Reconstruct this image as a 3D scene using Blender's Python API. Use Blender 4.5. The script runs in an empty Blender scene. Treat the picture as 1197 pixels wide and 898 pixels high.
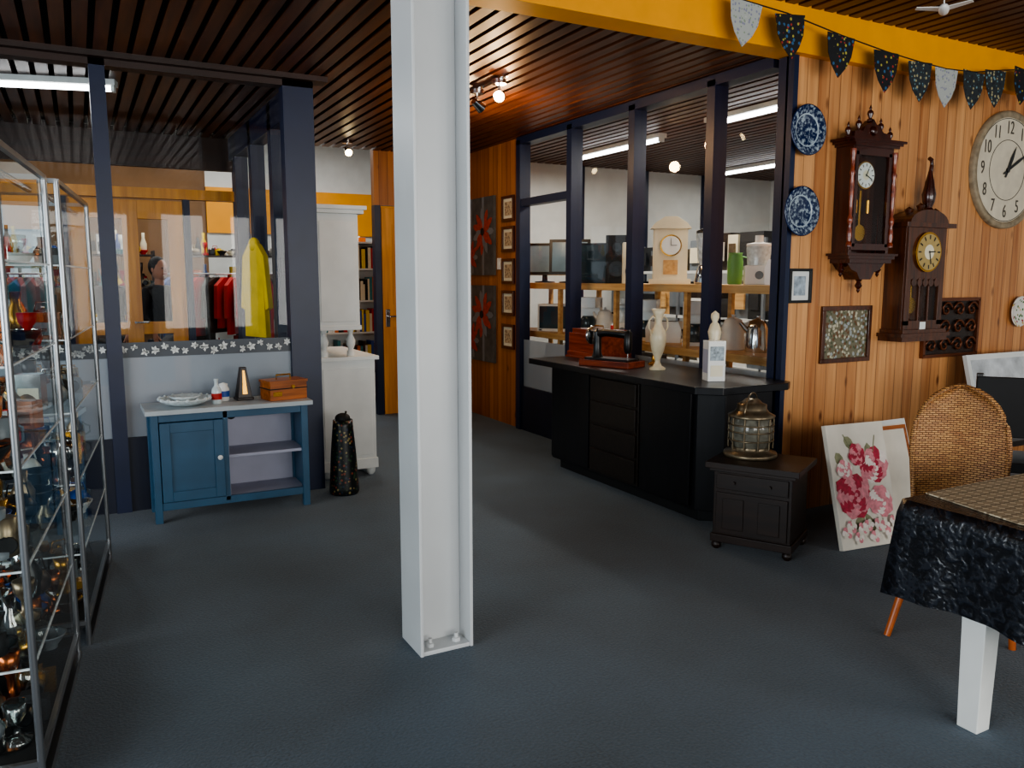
import bpy, bmesh, math, random
from mathutils import Vector, Matrix
random.seed(7)
scene=bpy.context.scene
pi=math.pi
# ---------------------------------------------------------------- materials
def lin(h):
    h=h.lstrip('#'); o=[]
    for i in (0,2,4):
        c=int(h[i:i+2],16)/255
        o.append(c/12.92 if c<=.04045 else ((c+.055)/1.055)**2.4)
    return tuple(o)
def newmat(name):
    m=bpy.data.materials.new(name); m.use_nodes=True
    nt=m.node_tree; nt.nodes.clear()
    out=nt.nodes.new('ShaderNodeOutputMaterial')
    return m,nt,out
def P(name,hexc,rough=.5,metal=0,var=.15,scale=6,bump=0,bscale=60,emit=0,coat=0):
    m,nt,out=newmat(name); N=nt.nodes; L=nt.links
    b=N.new('ShaderNodeBsdfPrincipled'); L.new(b.outputs[0],out.inputs[0])
    c=lin(hexc)
    tc=N.new('ShaderNodeTexCoord'); n=N.new('ShaderNodeTexNoise'); n.inputs['Scale'].default_value=scale
    n.inputs['Detail'].default_value=4
    L.new(tc.outputs['Object'],n.inputs['Vector'])
    r=N.new('ShaderNodeValToRGB'); L.new(n.outputs['Fac'],r.inputs[0])
    r.color_ramp.elements[0].position=.3; r.color_ramp.elements[1].position=.7
    r.color_ramp.elements[0].color=tuple(max(0,x*(1-var)) for x in c)+(1,)
    r.color_ramp.elements[1].color=tuple(min(1,x*(1+var)) for x in c)+(1,)
    L.new(r.outputs[0],b.inputs['Base Color'])
    b.inputs['Roughness'].default_value=rough; b.inputs['Metallic'].default_value=metal
    if coat: b.inputs['Coat Weight'].default_value=coat
    if emit:
        L.new(r.outputs[0],b.inputs['Emission Color']); b.inputs['Emission Strength'].default_value=emit
    if bump:
        n2=N.new('ShaderNodeTexNoise'); n2.inputs['Scale'].default_value=bscale
        L.new(tc.outputs['Object'],n2.inputs['Vector'])
        bp=N.new('ShaderNodeBump'); bp.inputs['Strength'].default_value=bump; bp.inputs['Distance'].default_value=.01
        L.new(n2.outputs['Fac'],bp.inputs['Height']); L.new(bp.outputs[0],b.inputs['Normal'])
    return m
def glassmat(name,tint=(1,1,1),ior=1.45,mul=1.0):
    m,nt,out=newmat(name); N=nt.nodes; L=nt.links
    t=N.new('ShaderNodeBsdfTransparent'); t.inputs[0].default_value=tint+(1,)
    g=N.new('ShaderNodeBsdfGlossy'); g.inputs['Roughness'].default_value=.02
    # single sheet of glass: same reflectance whichever side it is seen from
    ge=N.new('ShaderNodeNewGeometry'); mr=N.new('ShaderNodeMapRange'); mr.inputs[3].default_value=ior; mr.inputs[4].default_value=1/ior
    L.new(ge.outputs['Backfacing'],mr.inputs[0])
    f=N.new('ShaderNodeFresnel'); L.new(mr.outputs[0],f.inputs[0])
    a=N.new('ShaderNodeMath'); a.operation='MULTIPLY'; a.inputs[1].default_value=mul; a.use_clamp=True
    L.new(f.outputs[0],a.inputs[0])
    mx=N.new('ShaderNodeMixShader'); L.new(a.outputs[0],mx.inputs[0]); L.new(t.outputs[0],mx.inputs[1]); L.new(g.outputs[0],mx.inputs[2])
    L.new(mx.outputs[0],out.inputs[0]); return m
def frosted(name,hexc,fac=.85):
    m,nt,out=newmat(name); N=nt.nodes; L=nt.links
    t=N.new('ShaderNodeBsdfTransparent')
    d=N.new('ShaderNodeBsdfPrincipled'); d.inputs['Base Color'].default_value=lin(hexc)+(1,); d.inputs['Roughness'].default_value=.35
    mx=N.new('ShaderNodeMixShader'); mx.inputs[0].default_value=fac
    L.new(t.outputs[0],mx.inputs[1]); L.new(d.outputs[0],mx.inputs[2]); L.new(mx.outputs[0],out.inputs[0]); return m
def math_(nt,op,a,b=None,c=None):
    n=nt.nodes.new('ShaderNodeMath'); n.operation=op
    for i,v in enumerate((a,b,c)):
        if v is None: continue
        if isinstance(v,(int,float)): n.inputs[i].default_value=v
        else: nt.links.new(v,n.inputs[i])
    return n.outputs[0]
def mixc(nt,f,a,b):
    n=nt.nodes.new('ShaderNodeMix'); n.data_type='RGBA'
    for s,v in ((n.inputs[0],f),(n.inputs[6],a),(n.inputs[7],b)):
        if isinstance(v,tuple): s.default_value=v+(1,)
        elif isinstance(v,(int,float)): s.default_value=v
        else: nt.links.new(v,s)
    return n.outputs[2]
def pine_boards(name,dark,light,knot,pitch=.1):
    m,nt,out=newmat(name); N=nt.nodes; L=nt.links
    b=N.new('ShaderNodeBsdfPrincipled'); L.new(b.outputs[0],out.inputs[0]); b.inputs['Roughness'].default_value=.38
    tc=N.new('ShaderNodeTexCoord'); sp=N.new('ShaderNodeSeparateXYZ'); L.new(tc.outputs['Object'],sp.inputs[0])
    s=math_(nt,'ADD',sp.outputs[0],sp.outputs[1]); u=math_(nt,'DIVIDE',s,pitch)
    idx=math_(nt,'FLOOR',u); fr=math_(nt,'FRACT',u)
    groove=math_(nt,'GREATER_THAN',math_(nt,'ABSOLUTE',math_(nt,'SUBTRACT',fr,.5)),.47)
    wn=N.new('ShaderNodeTexWhiteNoise'); wn.noise_dimensions='1D'; L.new(idx,wn.inputs['W'])
    cb=N.new('ShaderNodeCombineXYZ'); L.new(math_(nt,'MULTIPLY',s,34),cb.inputs[0]); L.new(math_(nt,'MULTIPLY',idx,3.7),cb.inputs[1]); L.new(math_(nt,'MULTIPLY',sp.outputs[2],1.3),cb.inputs[2])
    n=N.new('ShaderNodeTexNoise'); n.inputs['Scale'].default_value=1; n.inputs['Detail'].default_value=5; L.new(cb.outputs[0],n.inputs['Vector'])
    g=math_(nt,'ADD',math_(nt,'MULTIPLY',n.outputs['Fac'],.8),math_(nt,'MULTIPLY',wn.outputs['Value'],.4))
    rr=N.new('ShaderNodeValToRGB'); L.new(g,rr.inputs[0]); rr.color_ramp.elements[0].position=.2; rr.color_ramp.elements[1].position=.9
    rr.color_ramp.elements[0].color=lin(dark)+(1,); rr.color_ramp.elements[1].color=lin(light)+(1,)
    cv=N.new('ShaderNodeCombineXYZ'); L.new(u,cv.inputs[0]); L.new(math_(nt,'MULTIPLY',sp.outputs[2],4.2),cv.inputs[1])
    vo=N.new('ShaderNodeTexVoronoi'); vo.inputs['Scale'].default_value=1; L.new(cv.outputs[0],vo.inputs['Vector'])
    sc=N.new('ShaderNodeSeparateColor'); L.new(vo.outputs['Color'],sc.inputs[0])
    pick=math_(nt,'GREATER_THAN',sc.outputs[0],.62)
    kn=N.new('ShaderNodeMapRange'); kn.inputs[1].default_value=.07; kn.inputs[2].default_value=.22; kn.inputs[3].default_value=1; kn.inputs[4].default_value=0
    L.new(vo.outputs['Distance'],kn.inputs[0])
    kf=math_(nt,'MULTIPLY',kn.outputs[0],pick)
    c1=mixc(nt,math_(nt,'MULTIPLY',kf,.85),rr.outputs[0],lin(knot))
    c2=mixc(nt,math_(nt,'MULTIPLY',groove,.55),c1,lin('#341506'))
    L.new(c2,b.inputs['Base Color'])
    bp=N.new('ShaderNodeBump'); bp.inputs['Distance'].default_value=.004; bp.invert=True; L.new(groove,bp.inputs['Height']); L.new(bp.outputs[0],b.inputs['Normal'])
    return m
def woodgrain(name,dark,light,rough=.35,axis=2,scale=20,coat=0):
    m,nt,out=newmat(name); N=nt.nodes; L=nt.links
    b=N.new('ShaderNodeBsdfPrincipled'); L.new(b.outputs[0],out.inputs[0]); b.inputs['Roughness'].default_value=rough
    b.inputs['Coat Weight'].default_value=coat
    tc=N.new('ShaderNodeTexCoord'); mp=N.new('ShaderNodeMapping'); L.new(tc.outputs['Object'],mp.inputs[0])
    sc=[scale]*3; sc[axis]=scale*.07; mp.inputs['Scale'].default_value=sc
    n=N.new('ShaderNodeTexNoise'); n.inputs['Scale'].default_value=1.5; n.inputs['Detail'].default_value=5; L.new(mp.outputs[0],n.inputs['Vector'])
    r=N.new('ShaderNodeValToRGB'); L.new(n.outputs['Fac'],r.inputs[0]); r.color_ramp.elements[0].position=.3; r.color_ramp.elements[1].position=.7
    r.color_ramp.elements[0].color=lin(dark)+(1,); r.color_ramp.elements[1].color=lin(light)+(1,)
    L.new(r.outputs[0],b.inputs['Base Color']); return m
def spots(name,base,cols,scale=30,rough=.6,thr=.5):
    m,nt,out=newmat(name); N=nt.nodes; L=nt.links
    b=N.new('ShaderNodeBsdfPrincipled'); L.new(b.outputs[0],out.inputs[0]); b.inputs['Roughness'].default_value=rough
    tc=N.new('ShaderNodeTexCoord'); v=N.new('ShaderNodeTexVoronoi'); v.inputs['Scale'].default_value=scale; L.new(tc.outputs['Object'],v.inputs['Vector'])
    sc=N.new('ShaderNodeSeparateColor'); L.new(v.outputs['Color'],sc.inputs[0])
    r=N.new('ShaderNodeValToRGB'); r.color_ramp.interpolation='CONSTANT'; L.new(sc.outputs[1],r.inputs[0])
    while len(r.color_ramp.elements)<len(cols): r.color_ramp.elements.new(.5)
    for i,c in enumerate(cols):
        r.color_ramp.elements[i].position=i/len(cols); r.color_ramp.elements[i].color=lin(c)+(1,)
    f=math_(nt,'LESS_THAN',v.outputs['Distance'],thr)
    L.new(mixc(nt,f,lin(base),r.outputs[0]),b.inputs['Base Color']); return m
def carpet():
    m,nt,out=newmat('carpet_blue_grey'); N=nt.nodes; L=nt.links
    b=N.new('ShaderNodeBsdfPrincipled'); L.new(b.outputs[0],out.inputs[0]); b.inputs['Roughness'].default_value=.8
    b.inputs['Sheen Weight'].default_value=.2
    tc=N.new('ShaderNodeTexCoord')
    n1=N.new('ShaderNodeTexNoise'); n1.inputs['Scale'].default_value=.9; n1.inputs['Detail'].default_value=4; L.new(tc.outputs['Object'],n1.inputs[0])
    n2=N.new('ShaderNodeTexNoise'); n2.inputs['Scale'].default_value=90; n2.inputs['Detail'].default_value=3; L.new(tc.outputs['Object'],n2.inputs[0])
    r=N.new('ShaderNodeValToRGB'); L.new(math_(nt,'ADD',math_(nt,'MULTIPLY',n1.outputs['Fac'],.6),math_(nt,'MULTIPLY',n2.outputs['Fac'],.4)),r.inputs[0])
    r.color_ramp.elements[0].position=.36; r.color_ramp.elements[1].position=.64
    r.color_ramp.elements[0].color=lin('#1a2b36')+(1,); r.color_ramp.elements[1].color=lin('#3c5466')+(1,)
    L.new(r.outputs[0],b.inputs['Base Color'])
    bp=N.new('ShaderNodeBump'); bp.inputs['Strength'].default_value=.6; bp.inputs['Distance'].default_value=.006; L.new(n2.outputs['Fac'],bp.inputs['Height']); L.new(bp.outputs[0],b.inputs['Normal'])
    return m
def wicker():
    m,nt,out=newmat('wicker_weave'); N=nt.nodes; L=nt.links
    b=N.new('ShaderNodeBsdfPrincipled'); L.new(b.outputs[0],out.inputs[0]); b.inputs['Roughness'].default_value=.55
    tc=N.new('ShaderNodeTexCoord'); mp=N.new('ShaderNodeMapping'); mp.inputs['Scale'].default_value=(1,0.0,1); L.new(tc.outputs['Object'],mp.inputs[0])
    br=N.new('ShaderNodeTexBrick'); br.inputs['Scale'].default_value=42; br.offset=.5
    br.inputs['Color1'].default_value=lin('#bd8c54')+(1,); br.inputs['Color2'].default_value=lin('#9c6a3e')+(1,); br.inputs['Mortar'].default_value=lin('#4c2c14')+(1,)
    br.inputs['Mortar Size'].default_value=.08; br.inputs['Mortar Smooth'].default_value=.8; br.inputs['Brick Width'].default_value=1.1; br.inputs['Row Height'].default_value=.42
    rot=N.new('ShaderNodeMapping'); rot.inputs['Rotation'].default_value=(-pi/2,0,0); L.new(mp.outputs[0],rot.inputs[0]); L.new(rot.outputs[0],br.inputs['Vector'])
    L.new(br.outputs['Color'],b.inputs['Base Color'])
    bp=N.new('ShaderNodeBump'); bp.inputs['Strength'].default_value=.8; bp.inputs['Distance'].default_value=.008; bp.invert=True; L.new(br.outputs['Fac'],bp.inputs['Height']); L.new(bp.outputs[0],b.inputs['Normal'])
    return m
def clothblack():
    m,nt,out=newmat('black_damask_cloth'); N=nt.nodes; L=nt.links
    b=N.new('ShaderNodeBsdfPrincipled'); L.new(b.outputs[0],out.inputs[0])
    tc=N.new('ShaderNodeTexCoord'); v=N.new('ShaderNodeTexVoronoi'); v.inputs['Scale'].default_value=55; L.new(tc.outputs['Object'],v.inputs['Vector'])
    w=N.new('ShaderNodeTexWave'); w.inputs['Scale'].default_value=22; w.inputs['Distortion'].default_value=9; w.inputs['Detail'].default_value=2; L.new(tc.outputs['Object'],w.inputs[0])
    h=math_(nt,'MULTIPLY',v.outputs['Distance'],w.outputs['Fac'])
    r=N.new('ShaderNodeValToRGB'); L.new(h,r.inputs[0]); r.color_ramp.elements[0].color=lin('#0b0c11')+(1,); r.color_ramp.elements[1].color=lin('#20242c')+(1,); r.color_ramp.elements[1].position=.5
    L.new(r.outputs[0],b.inputs['Base Color']); b.inputs['Roughness'].default_value=.27
    bp=N.new('ShaderNodeBump'); bp.inputs['Strength'].default_value=.4; bp.inputs['Distance'].default_value=.006; L.new(h,bp.inputs['Height']); L.new(bp.outputs[0],b.inputs['Normal'])
    return m
def checks(name,a,bcol,c,scale):
    m,nt,out=newmat(name); N=nt.nodes; L=nt.links
    b=N.new('ShaderNodeBsdfPrincipled'); L.new(b.outputs[0],out.inputs[0]); b.inputs['Roughness'].default_value=.7
    tc=N.new('ShaderNodeTexCoord'); mp=N.new('ShaderNodeMapping'); L.new(tc.outputs['Object'],mp.inputs[0]); mp.inputs['Rotation'].default_value=(0,0,.8)
    k=N.new('ShaderNodeTexChecker'); k.inputs['Scale'].default_value=scale; k.inputs[1].default_value=lin(a)+(1,); k.inputs[2].default_value=lin(bcol)+(1,); L.new(mp.outputs[0],k.inputs[0])
    k2=N.new('ShaderNodeTexChecker'); k2.inputs['Scale'].default_value=scale/2; L.new(mp.outputs[0],k2.inputs[0])
    L.new(mixc(nt,math_(nt,'MULTIPLY',k2.outputs['Fac'],.45),k.outputs['Color'],lin(c)),b.inputs['Base Color']); return m
def delft():
    m,nt,out=newmat('delft_plate_glaze'); N=nt.nodes; L=nt.links
    b=N.new('ShaderNodeBsdfPrincipled'); L.new(b.outputs[0],out.inputs[0]); b.inputs['Roughness'].default_value=.15
    tc=N.new('ShaderNodeTexCoord'); n=N.new('ShaderNodeTexNoise'); n.inputs['Scale'].default_value=48; n.inputs['Detail'].default_value=5; L.new(tc.outputs['Object'],n.inputs[0])
    sp=N.new('ShaderNodeSeparateXYZ'); L.new(tc.outputs['Object'],sp.inputs[0])
    rad=math_(nt,'SQRT',math_(nt,'ADD',math_(nt,'MULTIPLY',sp.outputs[0],sp.outputs[0]),math_(nt,'MULTIPLY',sp.outputs[2],sp.outputs[2])))
    ring=math_(nt,'LESS_THAN',math_(nt,'ABSOLUTE',math_(nt,'SUBTRACT',rad,.097)),.004)
    rim=math_(nt,'GREATER_THAN',rad,.148)
    f=math_(nt,'SUBTRACT',math_(nt,'ADD',n.outputs['Fac'],math_(nt,'MULTIPLY',ring,.3)),math_(nt,'MULTIPLY',rim,.3))
    r=N.new('ShaderNodeValToRGB'); L.new(f,r.inputs[0]); e=r.color_ramp.elements
    e[0].position=.48; e[0].color=lin('#14264a')+(1,); e[1].position=.68; e[1].color=lin('#a4b2bc')+(1,)
    L.new(r.outputs[0],b.inputs['Base Color']); return m

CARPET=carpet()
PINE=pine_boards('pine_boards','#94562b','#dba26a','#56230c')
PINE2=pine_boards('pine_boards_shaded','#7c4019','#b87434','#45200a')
SLAT=woodgrain('ceiling_slat_wood','#35190e','#633619',.42,axis=1,scale=14)
BEAMW=woodgrain('dark_beam_wood','#1d0f09','#33190e',.5,axis=0,scale=14)
SLATB=P('ceiling_void_black','#0a0705',.9)
YEL=P('yellow_paint','#f0a010',.45,var=.05)
NAVY=P('navy_frame_paint','#131f3c',.4,var=.1)
NAVYD=P('navy_panel_paint','#10172a',.5)
WHITE=P('white_paint','#d9dbd8',.5,var=.05)
HALLW=P('hall_brown_wall','#7d5c3c',.7,var=.3,scale=1.5)
COLP=P('column_grey_white_paint','#c9cccd',.35,var=.04,scale=3,bump=.05,bscale=20)
GLASS=glassmat('window_glass',(.93,.95,.96),1.45,1.0)
GLASSL=glassmat('partition_glass',(.9,.93,.94),1.45,.9)
GLASSC=glassmat('cabinet_glass',(.93,.97,.96),1.4,1.0)
FROST=frosted('frosted_film','#929ca6',.85)
FROSTD=P('film_border_dark','#3b424b',.4)
ALU=P('aluminium','#8f9295',.3,metal=.9,var=.05)
CHROME=P('chrome','#d0d0d0',.12,metal=1,var=.03)
BLACKW=woodgrain('black_stained_wood','#08080a','#15151a',.32,axis=2,scale=25)
BLACKW2=woodgrain('dark_brown_panel','#17120f','#2a211b',.35,axis=0,scale=25)
DKOAK=woodgrain('dark_oak','#170d09','#2d1c13',.4,axis=0,scale=25)
MAHOG=woodgrain('mahogany','#200904','#4a1a0b',.25,axis=2,scale=30,coat=.4)
OAK=woodgrain('clock_oak','#2f150a','#5f3116',.3,axis=2,scale=30,coat=.3)
REDW=woodgrain('red_varnish_wood','#5b1f0d','#96401c',.25,axis=1,scale=25,coat=.4)
BOXW=woodgrain('box_wood','#703812','#b8682a',.35,axis=0,scale=25)
PALEW=woodgrain('pale_pine','#b98a52','#dfb67c',.5,axis=1,scale=18)
DOORW=woodgrain('pine_door_wood','#b8731f','#e09a38',.4,axis=2,scale=12)
BLUEP=P('blue_furniture_paint','#2b5470',.45,var=.12)
LILAC=P('lilac_grey_paint','#a9aabb',.5,var=.05)
TOPP=P('grey_white_top','#b4bcc0',.35,var=.06)
BRASS=P('brass','#b8893a',.25,metal=.9,var=.1)
COPR=P('polished_copper','#b8663a',.25,metal=.95,var=.1)
BRONZE=P('dull_silver_bronze','#80735e',.35,metal=.8,var=.3,scale=25)
BLK=P('black_plastic','#0d0e10',.3)
BLKM=P('black_matte','#111214',.7)
CREAM=P('cream_enamel','#e2d9be',.4,var=.06)
IVORY=P('ivory_ceramic','#ded2b4',.3,var=.1,scale=20)
WCER=P('white_ceramic','#e6e6e2',.25,var=.04)
REDM=P('red_fabric','#b01c14',.6)
GREEN=P('green_plastic','#5f9a4a',.4)
TEAL=P('teal_item','#2c7c86',.4)
BLUEM=P('blue_item','#2a4f9a',.4)
ORG=P('orange_item','#d0661a',.5)
YELC=P('yellow_fabric','#e8c414',.6)
SCREEN=P('screen_glass','#33424a',.1)
SCREENB=P('monitor_screen_grey_blue','#7f97a6',.15)
SKIN=P('skin','#c08a6c',.5)
HAIR=P('dark_hair','#1d130d',.6)
G2=P('pressed_glass','#c8d2d4',.12,var=.2,scale=40)
GLS=glassmat('clear_glassware',(.8,.88,.88),1.9,1.4)
LANG=P('lantern_grey_glass','#6d6b60',.12,var=.3,scale=30)
WICK=wicker()
LEGW=P('orange_leg_wood','#a9561f',.35,var=.2,scale=20)
CLOTH=clothblack()
RUN=checks('beige_check_runner','#a08f75','#cfc2a6','#554838',56)
DELFT=delft()
TUBE=P('fluorescent_tube_glow','#ffffff',.4,emit=9,var=0)
SPOTG=P('spot_bulb_glow','#ffe0a8',.4,emit=25,var=0)
FLORAL=spots('painted_floral_black','#0d1210',['#7c3a24','#30462c','#8a7a4e','#1f2b40'],42,.35,.36)
PEN1=spots('pennant_black_pattern','#0d0f14',['#2f5a80','#12151a','#a49a42','#3d7f78','#9a3028'],38,.7,.38)
PEN2=spots('pennant_white_pattern','#a9aca8',['#85947f','#b9b9b4','#85859a'],50,.7,.35)
PEN3=spots('pennant_grey_pattern','#262d31',['#6a8c94','#191d22','#a09876','#41606e'],42,.7,.4)
ARTG=spots('landscape_art','#6f6a55',['#8f8a74','#4b5238','#9aa0a0','#6a4a30','#b9b49e'],45,.6,.5)
ARTB=spots('sepia_art','#b59a78',['#8a6a4a','#c4ae8c','#6a5038'],45,.6,.5)
CANW=P('canvas_cream','#ddd6c8',.7,var=.1,scale=5)
CANG=P('canvas_grey','#4a4a48',.6,var=.4,scale=9)
PETR=P('petal_red','#b02a42',.7,var=.3,scale=40)
PETP=P('petal_pink','#d88a92',.7,var=.25,scale=40)
PETW=P('petal_white','#ece0d8',.7,var=.1,scale=40)
PETO=P('petal_orange_red','#a83a22',.6,var=.3,scale=30)
LEAFG=P('leaf_green','#8a8a6a',.7,var=.3,scale=30)
COPPER=P('copper_scroll','#6a3a20',.4,metal=.4,var=.2)
CLOCKF=P('clock_face_cream','#cfc5b0',.6,var=.08,scale=12)
CLOCKR=P('clock_rim_distressed','#8f8068',.6,var=.3,scale=20)
GOLDF=P('dial_aged_gold','#b39a62',.4,metal=.2,var=.1)
LACE=P('tv_grey','#6d747a',.4)
DGREY=P('dark_grey_plastic','#25282c',.45)

# ---------------------------------------------------------------- mesh builder
class M:
    def __init__(s,name): s.name=name; s.bm=bmesh.new(); s.mats=[]
    def mi(s,m):
        if m not in s.mats: s.mats.append(m)
        return s.mats.index(m)
    def add(s,vs,fs,mat,smooth=False,mtx=None):
        i=s.mi(mat)
        bv=[s.bm.verts.new(mtx@Vector(v) if mtx else Vector(v)) for v in vs]
        for f in fs:
            try:
                fc=s.bm.faces.new([bv[k] for k in f]); fc.material_index=i; fc.smooth=smooth
            except ValueError: pass
        return s
    def box(s,x0,x1,y0,y1,z0,z1,mat,mtx=None):
        vs=[(x,y,z) for z in (z0,z1) for y in (y0,y1) for x in (x0,x1)]
        return s.add(vs,[(0,2,3,1),(4,5,7,6),(0,1,5,4),(2,6,7,3),(0,4,6,2),(1,3,7,5)],mat,False,mtx)
    def lathe(s,c,prof,mat,n=20,mtx=None,cap=True):
        vs=[];fs=[]
        for r,z in prof:
            for k in range(n):
                a=2*pi*k/n; vs.append((c[0]+r*math.cos(a),c[1]+r*math.sin(a),c[2]+z))
        for j in range(len(prof)-1):
            for k in range(n):
                k2=(k+1)%n; fs.append((j*n+k,j*n+k2,(j+1)*n+k2,(j+1)*n+k))
        s.add(vs,fs,mat,True,mtx)
        if cap:
            for j in (0,len(prof)-1):
                if prof[j][0]>1e-4:
                    s.add([vs[j*n+k] for k in range(n)],[tuple(range(n))],mat,False,mtx)
        return s
    def cyl(s,p0,p1,r0,r1,mat,n=14,cap=True):
        p0=Vector(p0);p1=Vector(p1); d=p1-p0; q=d.to_track_quat('Z','Y').to_matrix().to_4x4()
        return s.lathe((0,0,0),[(r0,0),(r1,d.length)],mat,n,Matrix.Translation(p0)@q,cap)
    def disc(s,c,r,y,mat,n=32,th=.004):
        return s.cyl((c[0],y,c[1]),(c[0],y-th,c[1]),r,r,mat,n)
    def tube(s,pts,r,mat,n=8,closed=False):
        pts=[Vector(p) for p in pts]; N=len(pts); vs=[];fs=[]
        for i,p in enumerate(pts):
            a=pts[(i-1)%N] if (closed or i>0) else p; b=pts[(i+1)%N] if (closed or i<N-1) else p
            d=(b-a).normalized(); up=Vector((0,0,1)) if abs(d.z)<.9 else Vector((0,1,0))
            e=d.cross(up).normalized(); f=d.cross(e).normalized()
            for k in range(n):
                t=2*pi*k/n; vs.append(p+e*r*math.cos(t)+f*r*math.sin(t))
        for i in range(N if closed else N-1):
            j=(i+1)%N
            for k in range(n):
                k2=(k+1)%n; fs.append((i*n+k,i*n+k2,j*n+k2,j*n+k))
        if not closed: fs+= [tuple(range(n)),tuple((N-1)*n+k for k in range(n))]
        return s.add(vs,fs,mat,True)
    def prism(s,poly,y0,y1,mat,mtx=None):
        n=len(poly); vs=[(x,y0,z) for x,z in poly]+[(x,y1,z) for x,z in poly]
        fs=[tuple(range(n)),tuple(range(n,2*n))]+[(i,(i+1)%n,n+(i+1)%n,n+i) for i in range(n)]
        return s.add(vs,fs,mat,False,mtx)
    def prismz(s,poly,z0,z1,mat,mtx=None):
        n=len(poly); vs=[(x,y,z0) for x,y in poly]+[(x,y,z1) for x,y in poly]
        fs=[tuple(range(n)),tuple(range(n,2*n))]+[(i,(i+1)%n,n+(i+1)%n,n+i) for i in range(n)]
        return s.add(vs,fs,mat,False,mtx)
    def ball(s,c,r,mat,sc=(1,1,1),n=16):
        prof=[(max(1e-4,math.sin(pi*i/10)*r),-math.cos(pi*i/10)*r) for i in range(11)]
        mt=Matrix.Translation(c)@Matrix.Diagonal((sc[0],sc[1],sc[2],1))
        return s.lathe((0,0,0),prof,mat,n,mt,False)
    def quad(s,pts,mat): return s.add(pts,[(0,1,2,3)],mat)
    def petal(s,cx,cz,a,l,w,y,mat):
        pts=[(0,0),(.3,.7),(.6,1),(.85,.75),(1,0),(.85,-.75),(.6,-1),(.3,-.7)]
        ca,sa=math.cos(a),math.sin(a)
        s.add([(cx+ca*p*l-sa*q*w/2,y,cz+sa*p*l+ca*q*w/2) for p,q in pts],[tuple(range(8))],mat)
    def done(s,loc=(0,0,0),rot=(0,0,0),bevel=0,parent=None):
        bmesh.ops.recalc_face_normals(s.bm,faces=s.bm.faces)
        me=bpy.data.meshes.new(s.name); s.bm.to_mesh(me); s.bm.free()
        for m in s.mats: me.materials.append(m)
        o=bpy.data.objects.new(s.name,me); scene.collection.objects.link(o)
        o.location=loc; o.rotation_euler=rot
        if bevel:
            b=o.modifiers.new('bevel','BEVEL'); b.width=bevel; b.segments=2; b.limit_method='ANGLE'; b.angle_limit=.7
        if parent: o.parent=parent
        return o

# ---------------------------------------------------------------- room shell
YC=3.72; XG=3.97; YB=8.7; YW=5.85; ZR=2.98; ZF=3.17
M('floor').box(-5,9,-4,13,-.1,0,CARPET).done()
c=M('ceiling')
c.box(-5,9,-4,3.66,ZF+.04,ZF+.1,SLATB)
c.box(-5,9,3.84,YB,ZR,ZR+.06,SLATB)
x=-5
while x<9:
    c.box(x,x+.075,-4,3.66,ZF,ZF+.035,SLAT); c.box(x,x+.075,3.86,YB,ZR-.045,ZR-.01,SLAT); x+=.11
c.done()
M('ceiling_beam').box(-5,9,3.66,3.84,2.905,ZF+.1,YEL).done()
M('wall_right').box(XG,9,YC,3.84,0,2.905,PINE).done()
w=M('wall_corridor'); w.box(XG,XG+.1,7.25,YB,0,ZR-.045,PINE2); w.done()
M('wall_side').box(8.9,9,-4,12.5,0,3.3,WHITE).done()
w=M('wall_back'); w.box(4.07,8.9,YB,YB+.1,0,ZR,WHITE)
for x in (4.6,5.6,6.6,7.6): w.box(x,x+.09,YB-.02,YB,0,ZR,NAVY)
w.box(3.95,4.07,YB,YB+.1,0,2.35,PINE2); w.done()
M('trim_1').box(2.94,3.01,YB,YB+.1,0,2.35,NAVY).done()
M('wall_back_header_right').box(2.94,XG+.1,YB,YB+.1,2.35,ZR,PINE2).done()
w=M('wall_back_header_left'); w.box(-5,1.46,YB+.01,YB+.09,2.62,ZR,BEAMW); w.box(-5,1.46,YB,YB+.1,2.32,2.42,DOORW); w.done()
w=M('wall_back_low_left'); w.box(-5,-.03,YB,YB+.1,0,.8,NAVYD)
for x in (-1.6,-.8,-.09): w.box(x,x+.06,YB,YB+.1,0,2.32,NAVY)
w.done()
w=M('wall_back_low_middle'); w.box(.97,1.5,YB,YB+.1,0,.8,NAVYD); w.box(.97,1.03,YB,YB+.1,0,2.32,NAVY); w.box(1.46,1.56,YB,YB+.1,0,ZR,NAVY); w.done()
w=M('wall_hall')
w.box(1.7,9,12.5,12.6,0,3.6,WHITE); w.box(1.7,9,12.46,12.5,2.2,2.85,YEL)
w.box(-.3,1.7,12.5,12.6,0,3.6,HALLW)
w.box(-5,-.3,12.5,12.6,0,.9,WHITE); w.box(-5,-.3,12.5,12.6,2.5,3.6,HALLW)
for x in (-5,-3.6,-2.2,-.9,-.36): w.box(x,x+.08,12.48,12.6,.9,2.5,NAVY)
w.box(-5,9,YB,YB+.1,ZR+.06,3.6,WHITE)
w.done()
M('ceiling_hall').box(-5,9,YB+.1,12.6,3.6,3.7,WHITE).done()
w=M('wall_left')
w.box(-5.1,-5,-4,13,0,.5,WHITE); w.box(-5.1,-5,-4,13,2.8,3.6,WHITE)
for y in (-4,-2,0,2,4,6,8.7,11,12.8): w.box(-5.1,-5,y,y+.12,.5,2.8,NAVY)
w.done()
w=M('wall_front')
w.box(-5,9,-4.1,-4,0,.5,WHITE); w.box(-5,9,-4.1,-4,2.7,3.3,WHITE)
for x in (-5,-3,-1,1,3,5,7,8.9): w.box(x,x+.16,-4.1,-4,.5,2.7,NAVY)
w.done()

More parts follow.
